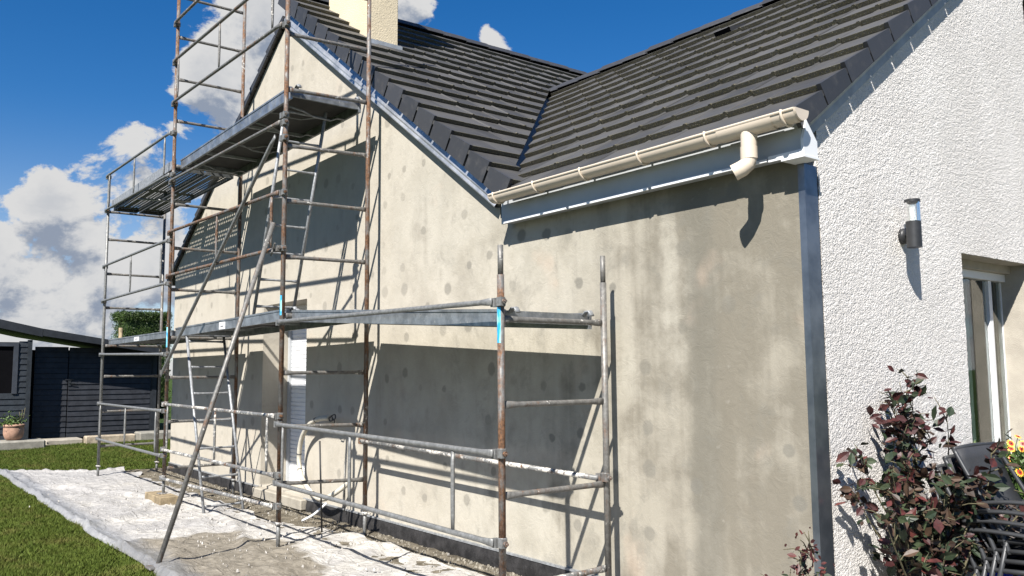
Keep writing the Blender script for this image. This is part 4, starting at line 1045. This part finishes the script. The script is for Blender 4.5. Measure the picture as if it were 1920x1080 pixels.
# ------------------------------------------------------------------ chairs, planter
def chair(loc, label):
    e = thing('garden_chair', loc, label, 'chair', 'stacked garden chairs'); X, Y, Z = loc; w = .255
    # backrest sling (faces +X, leans to -X)
    V = []; n = 8
    for i in range(n+1):
        t = i/n; x = .02-.20*t-.03*math.sin(t*3.1); z = .40+.46*t; cv = .02*(1-abs(2*t-1))
        for k in range(5):
            s_ = k/4*2-1; V.append((X+x-.018*(1-s_*s_), Y+s_*w*(1-.06*t), Z+z))
    F = [(i*5+k, i*5+k+1, i*5+6+k, i*5+5+k) for i in range(n) for k in range(4)]
    o = mk('backrest', V, F, 'chair_sling', e, True); md = o.modifiers.new('t', 'SOLIDIFY'); md.thickness = .006
    V = []
    for i in range(7):
        t = i/6
        for k in range(5):
            s_ = k/4*2-1; V.append((X+.02+.42*t, Y+s_*w*.98, Z+.42+.03*t-.02*(1-s_*s_)))
    o = mk('seat', V, [(i*5+k, i*5+k+1, i*5+6+k, i*5+5+k) for i in range(6) for k in range(4)], 'chair_sling', e, True); md = o.modifiers.new('t', 'SOLIDIFY'); md.thickness = .006
    for s_ in (-1, 1):
        y = Y+s_*w
        mk('back_post', *sweep(spline([(X+.05, y, Z+.36), (X+.0, y, Z+.50), (X-.10, y, Z+.68), (X-.20, y*.06+.94*y if False else Y+s_*w*.95, Z+.86)], 5), .0125, 8), 'chair_frame', e, True)
        mk('arm_rest', *sweep(spline([(X-.06, y+s_*.012, Z+.60), (X+.10, y+s_*.02, Z+.62), (X+.32, y+s_*.02, Z+.615), (X+.42, y+s_*.02, Z+.59), (X+.455, y+s_*.02, Z+.55)], 6), [(.018, .011)]*25, 8), 'chair_frame', e, True)
        mk('leg', *sweep(spline([(X+.455, y+s_*.02, Z+.56), (X+.46, y+s_*.015, Z+.40), (X+.47, y+s_*.012, Z+.0)], 4), .0125, 8), 'chair_frame', e, True)
        mk('leg', *sweep([(X+.04, y, Z+.42), (X-.06, y+s_*.01, Z)], .0125, 8), 'chair_frame', e, True)
        mk('side_rail', *sweep([(X+.0, y, Z+.42), (X+.46, y, Z+.45)], .012, 8), 'chair_frame', e, True)
    mk('top_rail', *sweep([(X-.20, Y-w*.95, Z+.86), (X-.215, Y, Z+.865), (X-.20, Y+w*.95, Z+.86)], .012, 8), 'chair_frame', e, True)
    return e
names = ['bottom', 'second', 'third', 'top']
labs = ['dark grey garden chair at the bottom of the stack beside the white wall', 'dark grey garden chair, second from the bottom of the stack', 'dark grey garden chair just under the top one of the stack', 'dark grey garden chair on top of the stack, its backrest fully in view']
for i in range(4): chair((.37+i*.050, 1.01, .0+i*.052), labs[i])
pl = thing('planter', (.26, 1.62, 0), 'glossy cobalt blue planter behind the stacked chairs', 'planter')
prof = [(.20, .0), (.24, .10), (.29, .40), (.31, .58), (.335, .60), (.335, .64), (.30, .64), (.29, .58), (0, .56)]
V = []
for (r, z) in prof:
    for k in range(32): V.append((.26+r*.72*math.cos(2*math.pi*k/32), 1.62+r*.72*math.sin(2*math.pi*k/32), z))
F = [(i*32+k, i*32+(k+1) % 32, (i+1)*32+(k+1) % 32, (i+1)*32+k) for i in range(len(prof)-1) for k in range(32)]
mk('pot', V, F, 'planter_blue', pl, True)
fl = thing('blanket_flowers', (.26, 1.62, .57), 'yellow and red daisy-like flowers growing in the blue planter', 'flowers')
random.seed(11)
hv = lambda: (lambda a, r: Vector((.26+r*.8*math.cos(a), 1.62+r*math.sin(a), .60+random.random()**.7*.32)))(random.uniform(0, 6.283), .36*math.sqrt(random.random()))
tag(mk('foliage', *leafcloud(1500, None, hv, .085, .22, .8), 'leaf_plant', fl), kind='stuff')
def flower(pos, nrm, s_):
    n_ = nrm.normalized(); a = n_.orthogonal().normalized(); b_ = n_.cross(a); c0 = Vector(pos)
    st = mk('stem', *sweep([(.26+(c0.x-.26)*.5, 1.62+(c0.y-1.62)*.5, .6), c0-n_*.05+Vector((0, 0, -.02)), c0], .0025, 5), 'leaf_plant', fl, True)
    V, F, fm = [], [], []
    for k in range(13):
        t = 2*math.pi*k/13; d = a*math.cos(t)+b_*math.sin(t); e_ = n_.cross(d); i0 = len(V)
        V += [c0+d*s_*.25-e_*s_*.09, c0+d*s_*.25+e_*s_*.09, c0+d*s_*.62+e_*s_*.17-n_*s_*.03, c0+d*s_*.62-e_*s_*.17-n_*s_*.03, c0+d*s_*1.0+e_*s_*.11-n_*s_*.12, c0+d*s_*1.0-e_*s_*.11-n_*s_*.12]
        F += [(i0, i0+1, i0+2, i0+3), (i0+3, i0+2, i0+4, i0+5)]; fm += [1, 0]
    mk('flower_head', V, F, None, fl, mats=['petal_yellow', 'petal_red'], fmat=fm)
    mk('flower_disc', *sweep([c0-n_*.003, c0+n_*s_*.12, c0+n_*s_*.2], [s_*.30, s_*.26, s_*.08], 10), 'flower_disc', fl, True)
for _ in range(26):
    a = random.uniform(0, 6.283); r = .40*math.sqrt(random.random())
    flower((.27+r*.75*math.cos(a), 1.62+r*math.sin(a), .84+random.random()*.24-.12*r), Vector((random.gauss(.6, .5), random.gauss(-.7, .5), .6)), random.uniform(.018, .028))

# ------------------------------------------------------------------ neighbour house that the window mirrors
nb_ = thing('neighbour_house', (24, 16, 0), 'neighbouring house with dark roof and chimney, seen only mirrored in the window', 'house')
mk('wall', *box(20, 32, 8, 22, 0, 3.0), 'neighbour_wall', nb_)
rf = mk('roof', [(19.5, 7.5, 2.9), (32.5, 7.5, 2.9), (32.5, 22.5, 2.9), (19.5, 22.5, 2.9), (26, 7.5, 6.9), (26, 22.5, 6.9)], [(0, 4, 5, 3), (1, 2, 5, 4), (0, 1, 4), (3, 5, 2), (0, 3, 2, 1)], 'tile_smooth', nb_)
mk('chimney', *box(23.6, 24.4, 14, 14.9, 4.5, 7.6), 'tile_smooth', nb_)
print('objects', len(bpy.data.objects))
